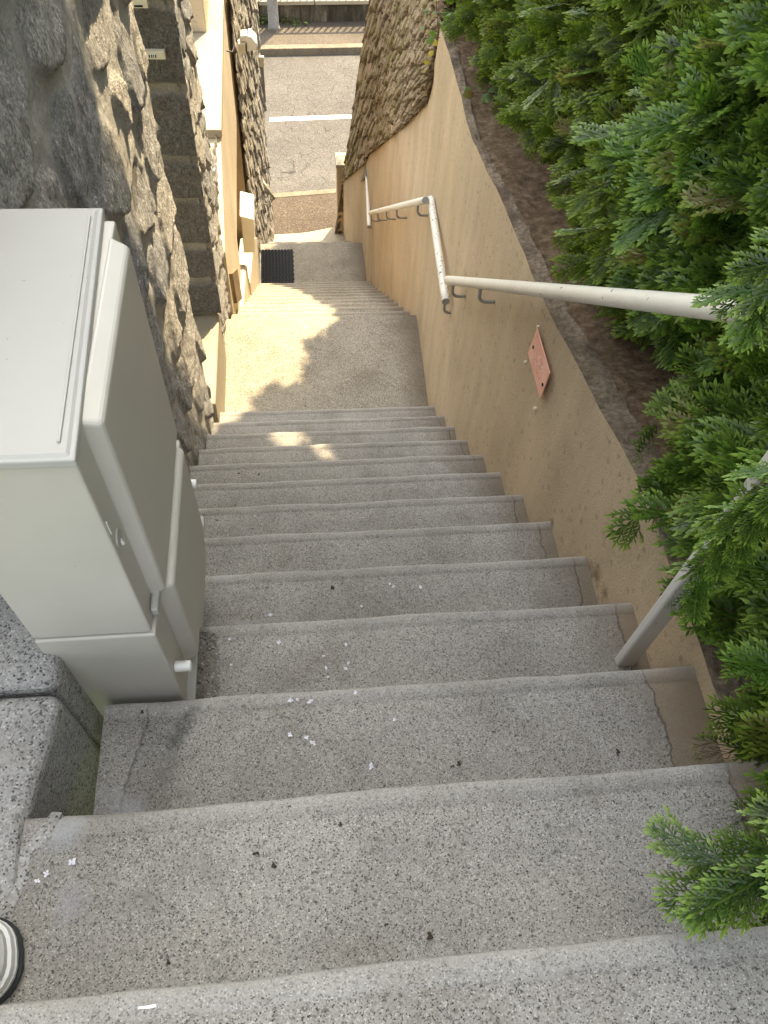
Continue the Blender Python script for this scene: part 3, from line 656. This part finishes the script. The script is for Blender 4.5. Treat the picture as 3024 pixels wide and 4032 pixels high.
# ------------------------------------------------------------------ handrails
def arc_hook(px, y, zr, wx, drop=.075):
    """J shaped bracket: down from the rail, then a bend into the wall"""
    pts = [(px, y, zr), (px, y, zr-drop*.55)]
    for a in (20, 45, 70, 90):
        t = math.radians(a); rr = drop*.45
        pts.append((px+rr*(1-math.cos(t)), y, zr-drop*.55-rr*math.sin(t)))
    pts.append((wx, y, zr-drop)); return pts
def handrail(label, a, c, hooks, wx, r=.0215, mat='rail', joints=()):
    t = thing('handrail', label, 'handrail', a, 'handrails along the rendered wall')
    d = (Vector(c)-Vector(a)).normalized(); A = Vector(a); Cc = Vector(c)
    b = MB(); b.tube([A, A+d*.002]+[A.lerp(Cc, k/12) for k in range(1, 12)]+[Cc-d*.002, Cc], [r*.88]+[r]*13+[r*.88], 20, True)
    o = b.build('rail', M[mat], t)
    for jn in joints:
        p = A.lerp(Cc, jn); q = MB(); q.tube([p-d*.006, p+d*.006], r*1.035, 20, False); q.build('joint', M['bracket'] if jn < 0 else M[mat], t, smooth=True)
    for e, sg in ((A, -1), (Cc, 1)):
        q = MB(); q.tube([e-d*sg*.004, e+d*sg*.003], r*.93, 18, True); q.build('end_cap', M['bracket'], t)
   
    for pl in o.data.polygons: pl.use_smooth = len(pl.vertices) == 4
    for h in hooks:
        p = A.lerp(Cc, h); q = MB(); q.tube(arc_hook(p.x, p.y, p.z-r*.8, wx), .0075, 10); q.build('bracket', M['bracket'], t, smooth=True)
    return t
h1 = handrail('long cream handrail on the upper flight, half covered by hedge', (.22, 2.907, -1.353), (.22, .25, .72), (.045, .215, .93), .30, joints=(.375,))
b = MB(); b.box(.209, .254, .594, .617, -.62, .455); b.build('post', M['post'], h1, .005)
handrail('cream handrail over the upper landing with chipped paint', (.243, 2.985, -1.55), (.277, 3.86, -1.55), (.02, .78), .312, mat='rail_chipped')
handrail('cream handrail sloping down the lower flight', (.235, 3.80, -1.52), (.22, 6.54, -3.489), (.08, .38, .58, .78, .96), .315)
handrail('short cream handrail above the lower landing', (.262, 7.01, -3.98), (.315, 7.93, -3.98), (.12, .8), .33)
for o in [o for o in bpy.data.objects if o.name.startswith('handrail')]: o['group'] = 'handrails along the rendered wall'

# red plate with its screws; four pale plugs round it
pl = thing('warning_plate', 'faded salmon red plate with two screws on the rendered wall', 'plate', (.28, 1.69, -.70))
b = MB(); b.hexa([(.270, 1.594, -.770), (.270, 1.803, -.767), (.270, 1.787, -.640), (.270, 1.586, -.641)], [(.274, 1.594, -.770), (.274, 1.803, -.767), (.274, 1.787, -.640), (.274, 1.586, -.641)]); b.build('panel', M['sign'], pl, .0015)
for yy, zz in ((1.768, -.706), (1.607, -.715)):
    b = MB(); b.tube([(.2705, yy, zz), (.2675, yy, zz)], .006, 10); b.build('screw', M['dark'], pl)
b = MB(); rg = random.Random(8)
for row in range(3):
    for k in range(7):
        y0 = 1.648+k*.0145; z0 = -.676-row*.026; pts = [(.2692, y0+rg.uniform(-.004, .006), z0+rg.uniform(-.008, .008)) for _ in range(4)]
        b.tube(pts, .0011, 4)
b.build('worn_marks', M['letterpale'], pl)
for yy, zz in ((1.825, -.651), (1.849, -.835), (1.663, -.686-.0), (1.658, -.863)):
    b = MB(); yy -= .02; b.tube([(.290, yy, zz), (.277, yy, zz)], .0055, 10)
    o = tag(b.build('wall_plug', M['cream']), 'tiny pale plug in the rendered wall near the red plate', 'wall plug', 'plugs round the red plate')

# ------------------------------------------------------------------ electricity cabinet
cab = thing('electricity_cabinet', 'ivory plastic electricity cabinet standing against the stone wall', 'cabinet', (-.86, .76, -.6))
b = MB(); b.box(-.965, -.770, .53, 1.00, -.145, .327); b.build('body', M['plastic'], cab, .004)
b = MB(); b.box(-.965, -.765, .527, 1.003, -.66, -.150); b.build('lower_body', M['plastic'], cab, .004)
b = MB(); b.hexa([(-.975, .520, .326), (-.7645, .520, .326), (-.786, 1.014, .326), (-.975, 1.014, .326)], [(-.975, .521, .340), (-.7655, .521, .340), (-.787, 1.013, .340), (-.975, 1.013, .340)])
b.add([(-.972, .526, .3401), (-.772, .526, .3401), (-.793, 1.008, .3401), (-.972, 1.008, .3401), (-.972, .53, .343), (-.776, .53, .343), (-.797, 1.004, .343), (-.972, 1.004, .343)], [(4, 5, 6, 7), (0, 1, 5, 4), (1, 2, 6, 5), (2, 3, 7, 6), (3, 0, 4, 7)])
lid2 = b.build('roof', M['plastic_lid'], cab, .0025, 2)
b = MB(); b.hexa([(-.788, .545, .342), (-.784, .545, .342), (-.800, .985, .342), (-.804, .985, .342)], [(-.788, .545, .3465), (-.784, .545, .3465), (-.800, .985, .3465), (-.804, .985, .3465)]); b.build('roof_ridge', M['plastic_lid'], lid2, .001)
def door(name, y0, y1, z0, z1, x0, x1, taper, bev=.007):
    b = MB(); b.hexa([(x0, y0, z0), (x0, y1, z0), (x0, y1, z1), (x0, y0, z1)], [(x1, y0+taper, z0+taper*1.4), (x1, y1-taper, z0+taper*1.4), (x1, y1-taper, z1-.012), (x1, y0+taper, z1-.012)])
    return b.build(name, M['plastic'], cab, bev, 3)
door('upper_door', .585, .955, -.125, .333, -.774, -.745, .008)
ld = door('lower_door', .60, .93, -.445, -.118, -.768, -.735, .012)
b = MB(); b.box(-.772, -.752, .925, .975, -.50, -.17); b.build('door_strip', M['plastic'], cab, .004)
b = MB(); b.box(-.775, -.747, .535, .995, -.492, -.482); b.build('plinth_rib', M['plastic_lid'], cab, .002)
for yy, zz in ((.945, -.285), (.548, -.335)):
    b = MB(); b.tube([(-.765, yy, zz), (-.733, yy, zz)], .0105, 14); b.build('knob', M['white'], cab, .003)
b = MB(); b.tube([(-.771, .556, .115), (-.7675, .556, .115)], .014, 18); lk = b.build('lock', M['plastic_lid'], cab)
b = MB(); b.box(-.7705, -.7685, .5385, .5405, .150, .180); b.build('latch', M['white'], lk)
b = MB(); b.tube([(-.7685, .556, .108), (-.7665, .556, .098)], .003, 8); b.build('lock_cover', M['white'], lk)
b = MB(); b.box(-.768, -.755, .552, .60, -.128, -.108); b.build('hinge', M['plastic_lid'], cab, .004)
mp_ = MB(); mp_.prism([(-.80, .50), (-.712, .50), (-.706, .60), (-.718, .74), (-.735, .756), (-.80, .756)], 2, -.75, -.598)
tag(mp_.build('mortar_block', M['mortar'], bevel=.012), 'rough grey mortar fill between the cabinet foot and the step', 'mortar fill')
mp_ = MB(); mp_.prism([(-.775, .757), (-.735, .757), (-.722, .86), (-.745, .93), (-.765, 1.0), (-.80, 1.0)], 2, -1.0, -.83)
tag(mp_.build('rubble', M['edge'], bevel=.01), 'dark crumbled rubble in the gap beside the cabinet foot', 'rubble')

# ------------------------------------------------------------------ sneaker
def sneaker():
    t = thing('sneaker', 'white sneaker with dark sole on the granite ledge corner', 'shoe', (-1.07, .05, -.2))
    ang = math.radians(12); n = 40
    def outline(s, inset):
        out = []
        for k in range(n):
            a = 2*math.pi*k/n; c, si = math.cos(a), math.sin(a)
            L = .15-inset; Wd = (.066+.012*c-.004*c*c)-inset
            x = L*np.sign(c)*abs(c)**.8; y = Wd*np.sign(si)*abs(si)**.72
            out.append((-1.068+x*math.cos(ang)-y*math.sin(ang), .040+x*math.sin(ang)+y*math.cos(ang)))
        return out
    def loft(name, levels, mat, parent):
        b = MB(); V = []; F = []
        for z, ins in levels: V += [(px, py, z) for px, py in outline(0, ins)]
        for a in range(len(levels)-1): F += [(a*n+k, a*n+(k+1) % n, (a+1)*n+(k+1) % n, (a+1)*n+k) for k in range(n)]
        F += [tuple(range(n))[::-1], tuple(range((len(levels)-1)*n, len(levels)*n))]
        b.add(V, F); return b.build(name, mat, parent, smooth=False)
    loft('outsole', [(-.200, .006), (-.198, 0), (-.188, -.001), (-.186, .002)], M['iron'], t)
    loft('midsole', [(-.186, .004), (-.184, .003), (-.174, .002), (-.172, .0045), (-.170, .003), (-.160, .0045), (-.158, .008)], M['shoe'], t)
    up = loft('upper', [(-.158, .009), (-.145, .009), (-.125, .016), (-.112, .028), (-.106, .04)], M['shoe'], t)
    for k in range(4):
        b = MB(); x = -1.07+k*.018; b.tube([(x+.004, .015, -.118), (x, .045, -.1015), (x-.004, .08, -.118)], .004, 6); b.build('lace', M['coping'], up)
    b = MB(); b.tube([(-1.16, .03, -.13), (-1.165, .03, -.07), (-1.17, .03, -.05)], [.036, .034, .036], 16, True); b.build('collar', M['white'], t)
sneaker()

# ------------------------------------------------------------------ petals, crumbs and a paper scrap on the steps
def tread_at(y):
    for k in range(13, 0, -1):
        if y < noseY(k)-.012: return -(13-k)*RISE
    return -2.6
def px_to_tread(u, v, k):
    """where the line of sight through (u, v) of the photograph meets tread k: only used to place litter where it lies"""
    d = F_+(u-1512)/3038.5*R_-(v-2016)/3038.5*U_; z = -(13-k)*RISE; t = (z-CAM[2])/d[2]
    return CAM[0]+d[0]*t, CAM[1]+d[1]*t, z
def petal_mesh(sz, seed):
    rg = random.Random(seed); b = MB()
    for a in range(4):
        t = a*math.pi/2+rg.uniform(-.3, .3); c, s = math.cos(t), math.sin(t); L = sz*rg.uniform(.6, 1.1); Wd = L*.38
        P = [(0, 0, .001), (L*.5*c-Wd*s, L*.5*s+Wd*c, .0025), (L*c, L*s, .0035), (L*.5*c+Wd*s, L*.5*s-Wd*c, .0025)]
        b.add(P, [(0, 1, 2, 3)])
    return b.build('lilac_flower', M['petal'])
PET = [(1290, 2668, 11), (1398, 2730, 11), (1222, 2764, 11), (1170, 2755, 12), (1205, 2905, 12), (1232, 2928, 12), (1552, 2834, 12), (1142, 2893, 12), (1460, 3020, 12), (905, 2518, 10), (1100, 2531, 10), (1273, 2584, 10),
       (1362, 2540, 10), (1066, 2424, 9), (1423, 2388, 9), (1548, 2312, 9), (1655, 2315, 9), (1372, 2612, 10), (1360, 2634, 10), (285, 3395, 13), (150, 3470, 13), (185, 3440, 13), (910, 2618, 10), (1284, 2632, 10), (1145, 2760, 12), (1535, 2300, 9)]
pm = [petal_mesh(.0085, i) for i in range(3)]
first = [True]*3
for i, (u, v, k) in enumerate(PET):
    k = {9: 9, 10: 10, 11: 11, 12: 11, 13: 12}[k] if k != 12 else 11
    x, y, z = px_to_tread(u, v, k); j = i % 3
    o = pm[j] if first[j] else pm[j].copy()
    if not first[j]: COL.objects.link(o)
    first[j] = False
    o.location = (x, y, z+.0015); o.rotation_euler = (0, 0, i*1.7); s = .5+.45*((i*37 % 11)/11); o.scale = (s, s, s)
    tag(o, 'small pale lilac flower fallen on the grey steps', 'flower', 'fallen lilac flowers')
def crumb_mesh(seed):
    rg = random.Random(seed); b = MB()
    for q in range(2):
        p = [(rg.uniform(-.006, .006), rg.uniform(-.006, .006), rg.uniform(.001, .005)) for _ in range(4)]; b.tube(p, [.0015, .0032, .0026, .001], 5)
    return b.build('dead_leaf', M['deadleaf'])
CR = [(1140, 3175, 12), (1340, 3245, 12), (1080, 3410, 12), (1008, 3360, 12), (1690, 3685, 12), (665, 3790, 12), (1780, 3018, 11), (1805, 3008, 11), (1310, 2315, 9), (1050, 2315, 9), (925, 1990, 6), (1020, 1870, 5), (940, 1865, 5), (1065, 1790, 4), (915, 2000, 6), (855, 2050, 7), (2430, 2960, 11), (1635, 1800, 4), (1520, 3640, 12), (560, 2805, 11)]
cm = [crumb_mesh(i+50) for i in range(3)]; first = [True]*3
for i, (u, v, k) in enumerate(CR):
    x, y, z = px_to_tread(u, v, k); j = i % 3
    o = cm[j] if first[j] else cm[j].copy()
    if not first[j]: COL.objects.link(o)
    first[j] = False
    o.location = (x, y, z+.001); o.rotation_euler = (0, 0, i*2.1); s = .35+.5*((i*29 % 13)/13); o.scale = (s, s, s)
    tag(o, 'dark crumpled scrap of dead leaf on the grey steps', 'dead leaf', 'dead leaf scraps on the steps')
x, y, z = px_to_tread(575, 3965, 13)
b = MB(); b.add([(x-.009, y-.001, z+.001), (x+.004, y-.002, z+.002), (x+.012, y-.001, z+.001), (x+.011, y+.002, z+.001), (x, y+.001, z+.003), (x-.009, y+.001, z+.001)], [(0, 1, 4, 5), (1, 2, 3, 4)])
tag(b.build('paper_scrap', M['white']), 'torn white scrap of paper on the top step edge', 'paper')

# ================================================================== PLANTS
def spray(seed, L=.15, step=.0105, coarse=1.0):
    """one flat conifer spray: forking branchlets set with overlapping scale leaves"""
    rg = random.Random(seed); V = []; Q = []; T = []
    def blade(px, py, a, l, w, tp, z0):
        c, s = math.cos(a), math.sin(a); o = len(V); zz = rg.uniform(-.002, .002)
        V.extend([(px, py, z0), (px+.55*l*c-w*s, py+.55*l*s+w*c, z0+zz+.0015), (px+l*c, py+l*s, z0+zz), (px+.55*l*c+w*s, py+.55*l*s-w*c, z0+zz-.0015)])
        T.extend([tp*.6, tp, min(1, tp+.3), tp]); Q.append((o, o+1, o+2, o+3))
    n = int(L/step)
    curve = rg.uniform(-.5, .5); x = y = 0; a = 0
    for i in range(n):
        t = i/n; a += curve*step*4; x += step*math.cos(a); y += step*math.sin(a); z = -.9*x*x
        blade(x-step*math.cos(a), y-step*math.sin(a), a, step*1.9, .0026*coarse, t*.7, z)
        sd = 1 if i % 2 else -1
        bl = L*.46*math.sin(math.pi*min(1, .18+.82*t))**.8*rg.uniform(.75, 1.15)*(1 if t < .75 else .8)
        if i < 1: continue
        ba = a+sd*(.85-.25*t+rg.uniform(-.12, .12)); bx, by = x, y; m = max(1, int(bl/(step*.85)))
        for j in range(m):
            f = j/m; ba -= sd*.045; nx, ny = bx+step*.85*math.cos(ba), by+step*.85*math.sin(ba)
            blade(bx, by, ba, step*1.7, .0024*coarse, .3*t+.6*f, z)
            s2 = 1 if j % 2 else -1
            bll = step*(2.0-1.0*f)*rg.uniform(.8, 1.3)
            blade(nx, ny, ba+s2*.72, bll, .0024*coarse, .3*t+.7*f, z)
            if j % 2 == 0: blade(nx, ny, ba-s2*.66, bll*.8, .0022*coarse, .3*t+.7*f, z)
            bx, by = nx, ny
        blade(bx, by, ba, step*1.9, .0026*coarse, 1, z)
    blade(x, y, a, step*2.2, .003*coarse, 1, -.9*x*x)
    return np.array(V), np.array(Q), np.array(T)
SPR = [spray(s) for s in range(8)]
SPRC = [spray(s+20, .2, .027, 2.6) for s in range(5)]
SPRM = [spray(s+40, .17, .016, 1.5) for s in range(5)]
def frames(d, up_rand, rg):
    d = d/np.linalg.norm(d, axis=1, keepdims=True)
    r = up_rand-(up_rand*d).sum(1, keepdims=True)*d; r /= np.linalg.norm(r, axis=1, keepdims=True)+1e-9
    return d, r, np.cross(d, r)
def place(lib, P, D, N, S, rg):
    """instances merged in one foliage mesh: base P, direction D, normal N, size S"""
    Vs, Qs, Ts, Rs = [], [], [], []; off = 0
    D, Nn, W = frames(D, N, rg); kind = rg.integers(0, len(lib), len(P)); rnd = rg.random(len(P))
    for i in range(len(P)):
        V, Q, T = lib[kind[i]]
        Vs.append(P[i]+S[i]*(V[:, :1]*D[i]+V[:, 1:2]*W[i]+V[:, 2:3]*Nn[i])); Qs.append(Q+off); Ts.append(T); Rs.append(np.full(len(V), rnd[i])); off += len(V)
    return np.concatenate(Vs), np.concatenate(Qs), np.concatenate(Ts), np.concatenate(Rs)
def join(parts):
    V, Q, T, R = [], [], [], []; off = 0
    for a in parts: V.append(a[0]); Q.append(a[1]+off); T.append(a[2]); R.append(a[3]); off += len(a[0])
    return np.concatenate(V), np.concatenate(Q), np.concatenate(T), np.concatenate(R)

# wanted shade outline, projected along the sun; the unseen crowns are cut to it
EDGE = [(-1.9, -1.5), (-1.3, 1.4), (-1.04, 2.02), (-.9, 2.28), (-.76, 2.74), (-.6, 3.24), (-.24, 4.57), (0, 4.62), (.11, 4.71), (.12, 4.94), (.34, 5.26), (.40, 5.6), (.47, 6.0), (.465, 8.2), (.41, 8.95), (.39, 9.25), (.14, 9.45), (.14, 10.2), (.46, 10.42), (.28, 10.82), (.43, 11.23), (.95, 11.7)]
EY = np.array([e[1] for e in EDGE]); EX = np.array([e[0] for e in EDGE])
HOLES = [[(-.20, 3.81), (-.15, 3.81), (-.08, 3.69), (-.165, 3.69)], [(-.20, 3.45), (-.06, 3.46), (-.05, 3.33), (-.15, 3.33)], [(-.04, 3.12), (.05, 3.12), (.13, 3.07), (.125, 2.98), (-.02, 2.98)]]  # leaves are left out here so sun patches fall on the steps
def inpoly(X, Y, poly):
    r = np.zeros(X.shape, bool); n = len(poly)
    for i in range(n):
        (x0, y0), (x1, y1) = poly[i], poly[(i+1) % n]
        if y0 == y1: continue
        r ^= ((y0 > Y) != (y1 > Y)) & (X < (x1-x0)*(Y-y0)/(y1-y0)+x0)
    return r
def shade_mask(P, pad):
    """False where a leaf at P would stand in a gap of the crowns"""
    X = P[:, 0]-SX*P[:, 2]; Y = P[:, 1]-SY*P[:, 2]
    ok = (X > np.interp(Y, EY, EX)+pad) & (Y < 11.7)
    for h in HOLES:
        c = np.mean(h, axis=0); grow = [(c[0]+(p[0]-c[0])*1.3+(0.065 if p[0] > c[0] else -.065), c[1]+(p[1]-c[1])*1.3+(.065 if p[1] > c[1] else -.065)) for p in h]
        ok &= ~inpoly(X, Y, grow)
    return ok

FACE_Y = np.array([-1.6, -.3, .1, .4, .6, .9, 1.2, 1.5, 1.9, 2.2, 2.5, 3.0, 3.5, 4.0, 4.6]); FACE_X = np.array([.32, .29, .31, .37, .44, .50, .50, .48, .48, .50, .52, .50, .46, .42, .40])
def hedge_plant(y0, seed, label, mat, n1, n2, n3, upper):
    rg = np.random.default_rng(seed)
    t = thing('conifer_hedge', label, 'hedge plant', (1.0, y0, -.5), 'conifers of the hedge above the wall')
    b = MB(); b.tube([(1.0, y0, -.75), (1.02, y0+.03, .3), (.98, y0, 1.0), (1.0, y0, 1.75)], [.06, .05, .04, .015], 10); b.build('trunk', M['bark'], t, smooth=True)
    for q in range(10):
        z = -.3+q*.2; a = rg.uniform(2.2, 4.1); yy = y0+rg.uniform(-.2, .2)
        b = MB() if q == 0 else b
        b.tube([(1.0, y0, z), (1.0+.28*math.cos(a), y0+.3*math.sin(a), z+.08), (1.0+.5*math.cos(a), y0+.5*math.sin(a), z+.02)], [.014, .010, .004], 6)
    b.build('limbs', M['bark'], t)
    parts = []
    # sprays of the visible side, set in clumps
    nc = n1//9; cy = y0+rg.uniform(-.48, .48, nc); cz = rg.uniform(0, 1, nc)
    gz = top_z(np.minimum(cy, 4.25))
    cz = gz+np.where(cy < 1.0, .03, .10)+(1.15-gz)*cz**.9
    cx = np.interp(cy, FACE_Y, FACE_X)+np.abs(rg.normal(0, .10, nc))+.05*np.sin(cy*7+cz*5)+np.where((cz < gz+.28) & (cy > 1.0), .07, 0)
    cdir = np.stack([-1+rg.normal(0, .35, nc), rg.normal(-.15, .6, nc), rg.normal(.05, .45, nc)], 1)
    k = np.repeat(np.arange(nc), 9); n = len(k)
    P = np.stack([cx[k], cy[k], cz[k]], 1)+rg.normal(0, 1, (n, 3))*np.array([.045, .05, .045])
    D = cdir[k]+rg.normal(0, .45, (n, 3)); N = np.stack([rg.normal(-.5, .5, n), rg.normal(-.4, .5, n), rg.normal(.9, .5, n)], 1)
    S = rg.uniform(.6, 1.05, n)*(1.25 if y0 < 1.5 else 1.0)
    keep = (P[:, 2] < 1.25)
    parts.append(place(SPR, P[keep], D[keep], N[keep], S[keep], rg))
    # dense inner sprays: older and duller, and darkened to put shade between the clumps
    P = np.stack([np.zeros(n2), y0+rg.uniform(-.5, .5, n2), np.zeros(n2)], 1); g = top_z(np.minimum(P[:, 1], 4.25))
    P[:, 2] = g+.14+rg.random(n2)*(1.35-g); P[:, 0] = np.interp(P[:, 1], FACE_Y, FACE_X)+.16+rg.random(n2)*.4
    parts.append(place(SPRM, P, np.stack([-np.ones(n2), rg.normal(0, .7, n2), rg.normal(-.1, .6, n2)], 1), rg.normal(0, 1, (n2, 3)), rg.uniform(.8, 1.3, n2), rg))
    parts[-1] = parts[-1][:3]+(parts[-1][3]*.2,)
    # upper part and back
    P = np.stack([rg.uniform(.42, 1.55, n3), y0+rg.uniform(-.55, .55, n3), rg.uniform(1.2, upper, n3)], 1)
    P = P[shade_mask(P, .12+.03*rg.standard_normal(n3))]
    n = len(P); parts.append(place(SPRC, P, np.stack([rg.normal(0, .8, n), rg.normal(0, .8, n), rg.normal(.3, .5, n)], 1), rg.normal(0, 1, (n, 3)), rg.uniform(.9, 1.5, n), rg))
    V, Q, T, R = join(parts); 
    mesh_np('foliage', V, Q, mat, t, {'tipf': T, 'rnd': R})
HL = [(-.75, 'hedge conifer behind the camera side of the stairs, beside the top step', 'thuja_blue', 700), (.20, 'hedge conifer with sprays hanging over the top steps and the post', 'thuja_blue', 2600),
      (1.1, 'hedge conifer over the long handrail', 'thuja_blue', 2900), (2.0, 'hedge conifer above the bare soil behind the red plate', 'thuja', 2600), (2.9, 'hedge conifer above the widest patch of bare soil', 'thuja', 2400), (3.8, 'last hedge conifer at the peak of the rendered wall', 'thuja', 2200)]
for i, (y0, lab, mt_, n1) in enumerate(HL):
    hedge_plant(y0, 100+i, lab, M[mt_], int(n1*1.35), 560, 480, 1.8)
# two overhanging sprays low in front of the camera, and one over the handrail
def branch(label, pts, n, seed, size, parent_mat):
    rg = np.random.default_rng(seed); t = thing('conifer_branch', label, 'branch', pts[0], 'hedge branches over the steps')
    b = MB(); b.tube(pts, [.004]+[.003]*(len(pts)-2)+[.0015], 6); b.build('twig', M['bark'], t)
    pts = np.array(pts); f = rg.uniform(.15, 1, n)*(len(pts)-1); i = np.minimum(f.astype(int), len(pts)-2); fr = (f-i)[:, None]
    P = pts[i]*(1-fr)+pts[i+1]*fr; d = pts[i+1]-pts[i]; d /= np.linalg.norm(d, axis=1, keepdims=True)
    side = np.where(np.arange(n) % 2 == 0, 1, -1)[:, None]*np.array([[.1, .75, .05]])
    D = d+side*rg.uniform(.3, 1.0, (n, 1))+rg.normal(0, .18, (n, 3)); N = np.stack([rg.normal(0, .3, n), rg.normal(0, .3, n), np.ones(n)], 1)
    V, Q, T, R = place(SPR, P, D, N, size*rg.uniform(.6, 1.1, n), rg)
    mesh_np('foliage', V, Q, parent_mat, t, {'tipf': T, 'rnd': R})
branch('dense hedge branch hiding the middle of the grey post', [(.50, .64, .46), (.30, .54, .42), (.17, .49, .36), (0.112, 0.48, 0.237), (0.1, 0.48, 0.149), (0.101, 0.48, 0.03)], 46, 17, .6, M['thuja_blue'])
branch('hedge branch spilling over the wall beside the second step', [(.50, .40, .02), (.42, .38, -.04), (.35, .36, -.10), (.29, .34, -.16)], 22, 18, .65, M['thuja'])
branch('loose hedge branch reaching low over the second step', [(.45, .10, .12), (.25, .08, .19), (.10, .06, .17), (-.02, .05, .11)], 22, 7, .75, M['thuja_blue'])
branch('thin hedge branch drooping just above the loose low branch', [(.45, .22, .16), (.24, .17, .20), (.08, .13, .16)], 12, 8, .6, M['thuja'])
branch('bright hedge branch lying over the long handrail', [(.50, .92, .34), (.38, .86, .40), (.27, .82, .38), (.20, .80, .34)], 16, 9, .7, M['thuja_blue'])

# broad leaved plants
def leafmesh(sz, seed):
    rg = random.Random(seed); pts = [(0, 0), (.25, .28), (.55, .34), (.85, .16), (1.05, 0), (.85, -.16), (.55, -.34), (.25, -.28)]
    V = [(x*sz, y*sz, -.18*sz*x*x-.25*abs(y)*sz) for x, y in pts]+[(.5*sz, 0, .02*sz)]
    Q = [(0, 1, 2, 8), (2, 3, 4, 8), (4, 5, 6, 8), (6, 7, 0, 8)]
    T = [.2, .4, .5, .7, 1, .7, .5, .4, .4]
    return np.array(V), np.array(Q), np.array(T)
LEAF = [leafmesh(1.0, s) for s in range(2)]
def leafy(name, label, cat, c, spread, n, size, mat, seed, face=(-.4, -.5, .8), stem=True, group=None):
    rg = np.random.default_rng(seed); t = thing(name, label, cat, c, group)
    P = np.array(c)+rg.normal(0, 1, (n, 3))*np.array(spread)
    D = np.stack([rg.normal(-.6, .6, n), rg.normal(-.2, .8, n), rg.normal(-.2, .5, n)], 1); N = np.array(face)+rg.normal(0, .35, (n, 3))
    V, Q, T, R = place(LEAF, P, D, N, size*rg.uniform(.7, 1.3, n), rg); mesh_np('leaves', V, Q, mat, t, {'tipf': T, 'rnd': R})
    if stem:
        b = MB()
        for p in P[:14]: b.tube([(c[0]+.05, c[1]+.02, c[2]-spread[2]*1.5), tuple(p)], .0018, 5)
        b.build('stems', M['bark'], t)
leafy('ivy_plant', 'bright ivy trailing over the peak of the rendered wall', 'ivy', (.36, 4.26, -.80), (.045, .10, .06), 22, .042, M['leaf'], 3)
leafy('ivy_plant', 'sunlit yellow ivy leaves beside the mossy wall top', 'ivy', (.31, 4.45, -.93), (.02, .06, .10), 12, .035, M['leaf_gold'], 4)
leafy('broadleaf_weed', 'round leaved weed growing at the soil edge under the hedge', 'weed', (.44, 3.50, -.70), (.05, .11, .05), 16, .05, M['leaf'], 5)
leafy('olive_sapling', 'olive brown rounded leaves poking out of the hedge', 'sapling', (.50, 2.03, -.24), (.035, .05, .035), 11, .055, M['leaf_olive'], 6)
leafy('ivy_plant', 'low green weeds at the foot of the low wall left of the pole', 'weed', (-1.02, 15.25, -5.52), (.12, .05, .06), 40, .06, M['leaf'], 12)
leafy('ivy_plant', 'low green weeds at the foot of the low wall right of the pole', 'weed', (-.45, 15.27, -5.54), (.16, .04, .04), 40, .05, M['leaf'], 13)

# unseen shrubs and tree added above the view; crowns cut to shade the stairs
rg = np.random.default_rng(300)
for i, y0 in enumerate((5.3, 6.7, 8.1)):
    t = thing('laurel_shrub', ['dense shrub on the mossy wall nearest the conifers', 'dense shrub in the middle of the mossy wall top', 'dense shrub at the street end of the mossy wall'][i], 'shrub', (1.1, y0, -.45), 'shrubs on the mossy wall')
    b = MB(); b.tube([(1.1, y0, -.5), (1.15, y0, .4), (1.1, y0+.1, 1.6)], [.05, .04, .02], 8); b.build('trunk', M['bark'], t)
    n = 6500 if i < 2 else 17000; P = np.stack([rg.uniform(.36, 1.9, n), y0+(rg.uniform(-.8, .8, n) if i < 2 else rg.uniform(-.8, 3.4, n)), rg.uniform(-.35, 2.6, n)], 1)
    P = P[(P[:, 0] > .42) & ((P[:, 1] < 9.2) | (P[:, 2] > .3)) & shade_mask(P, .05+.02*rg.standard_normal(n))]; n = len(P)
    V, Q, T, R = place(LEAF, P, rg.normal(0, 1, (n, 3)), rg.normal(0, .6, (n, 3))+np.array([.2, .4, .9]), rg.uniform(.08, .13, n), rg)
    mesh_np('foliage', V, Q, M['leaf'], t, {'tipf': T, 'rnd': R})
t = thing('garden_tree', 'tall leafy tree in the garden above the hedge', 'tree', (2.3, 3.8, -.5))
b = MB(); b.tube([(2.3, 3.8, -.8), (2.25, 3.8, 1.5), (2.0, 3.85, 3.2), (1.7, 3.9, 4.8)], [.16, .14, .10, .05], 12); b.build('trunk', M['bark'], t, smooth=True)
b = MB()
for q in range(12):
    a = q*2.4; b.tube([(2.1, 3.85, 2.6+q*.12), (2.1+.7*math.cos(a)-.3, 3.85+.8*math.sin(a), 3.6+q*.1), (1.6+1.2*math.cos(a)-.5, 3.6+1.4*math.sin(a), 4.5+q*.08)], [.05, .03, .012], 7)
b.build('limbs', M['bark'], t)
n = 110000; P = np.stack([rg.uniform(-1.2, 3.2, n), rg.uniform(1.0, 6.6, n), rg.uniform(3.4, 5.4, n)], 1)
q = ((P[:, 0]-1.0)/2.2)**2+((P[:, 1]-3.8)/2.8)**2+((P[:, 2]-4.4)/1.0)**2
P = P[(q < 1.0) & ((P[:, 0]-SX*P[:, 2] < .5) | (P[:, 1]-SY*P[:, 2] < 1.2)) & shade_mask(P, .07+.02*rg.standard_normal(n))]; n = len(P)
V, Q, T, R = place(LEAF, P, rg.normal(0, 1, (n, 3)), rg.normal(0, .6, (n, 3))+np.array([.2, .4, .9]), rg.uniform(.09, .15, n), rg)
mesh_np('crown', V, Q, M['leaf'], t, {'tipf': T, 'rnd': R})
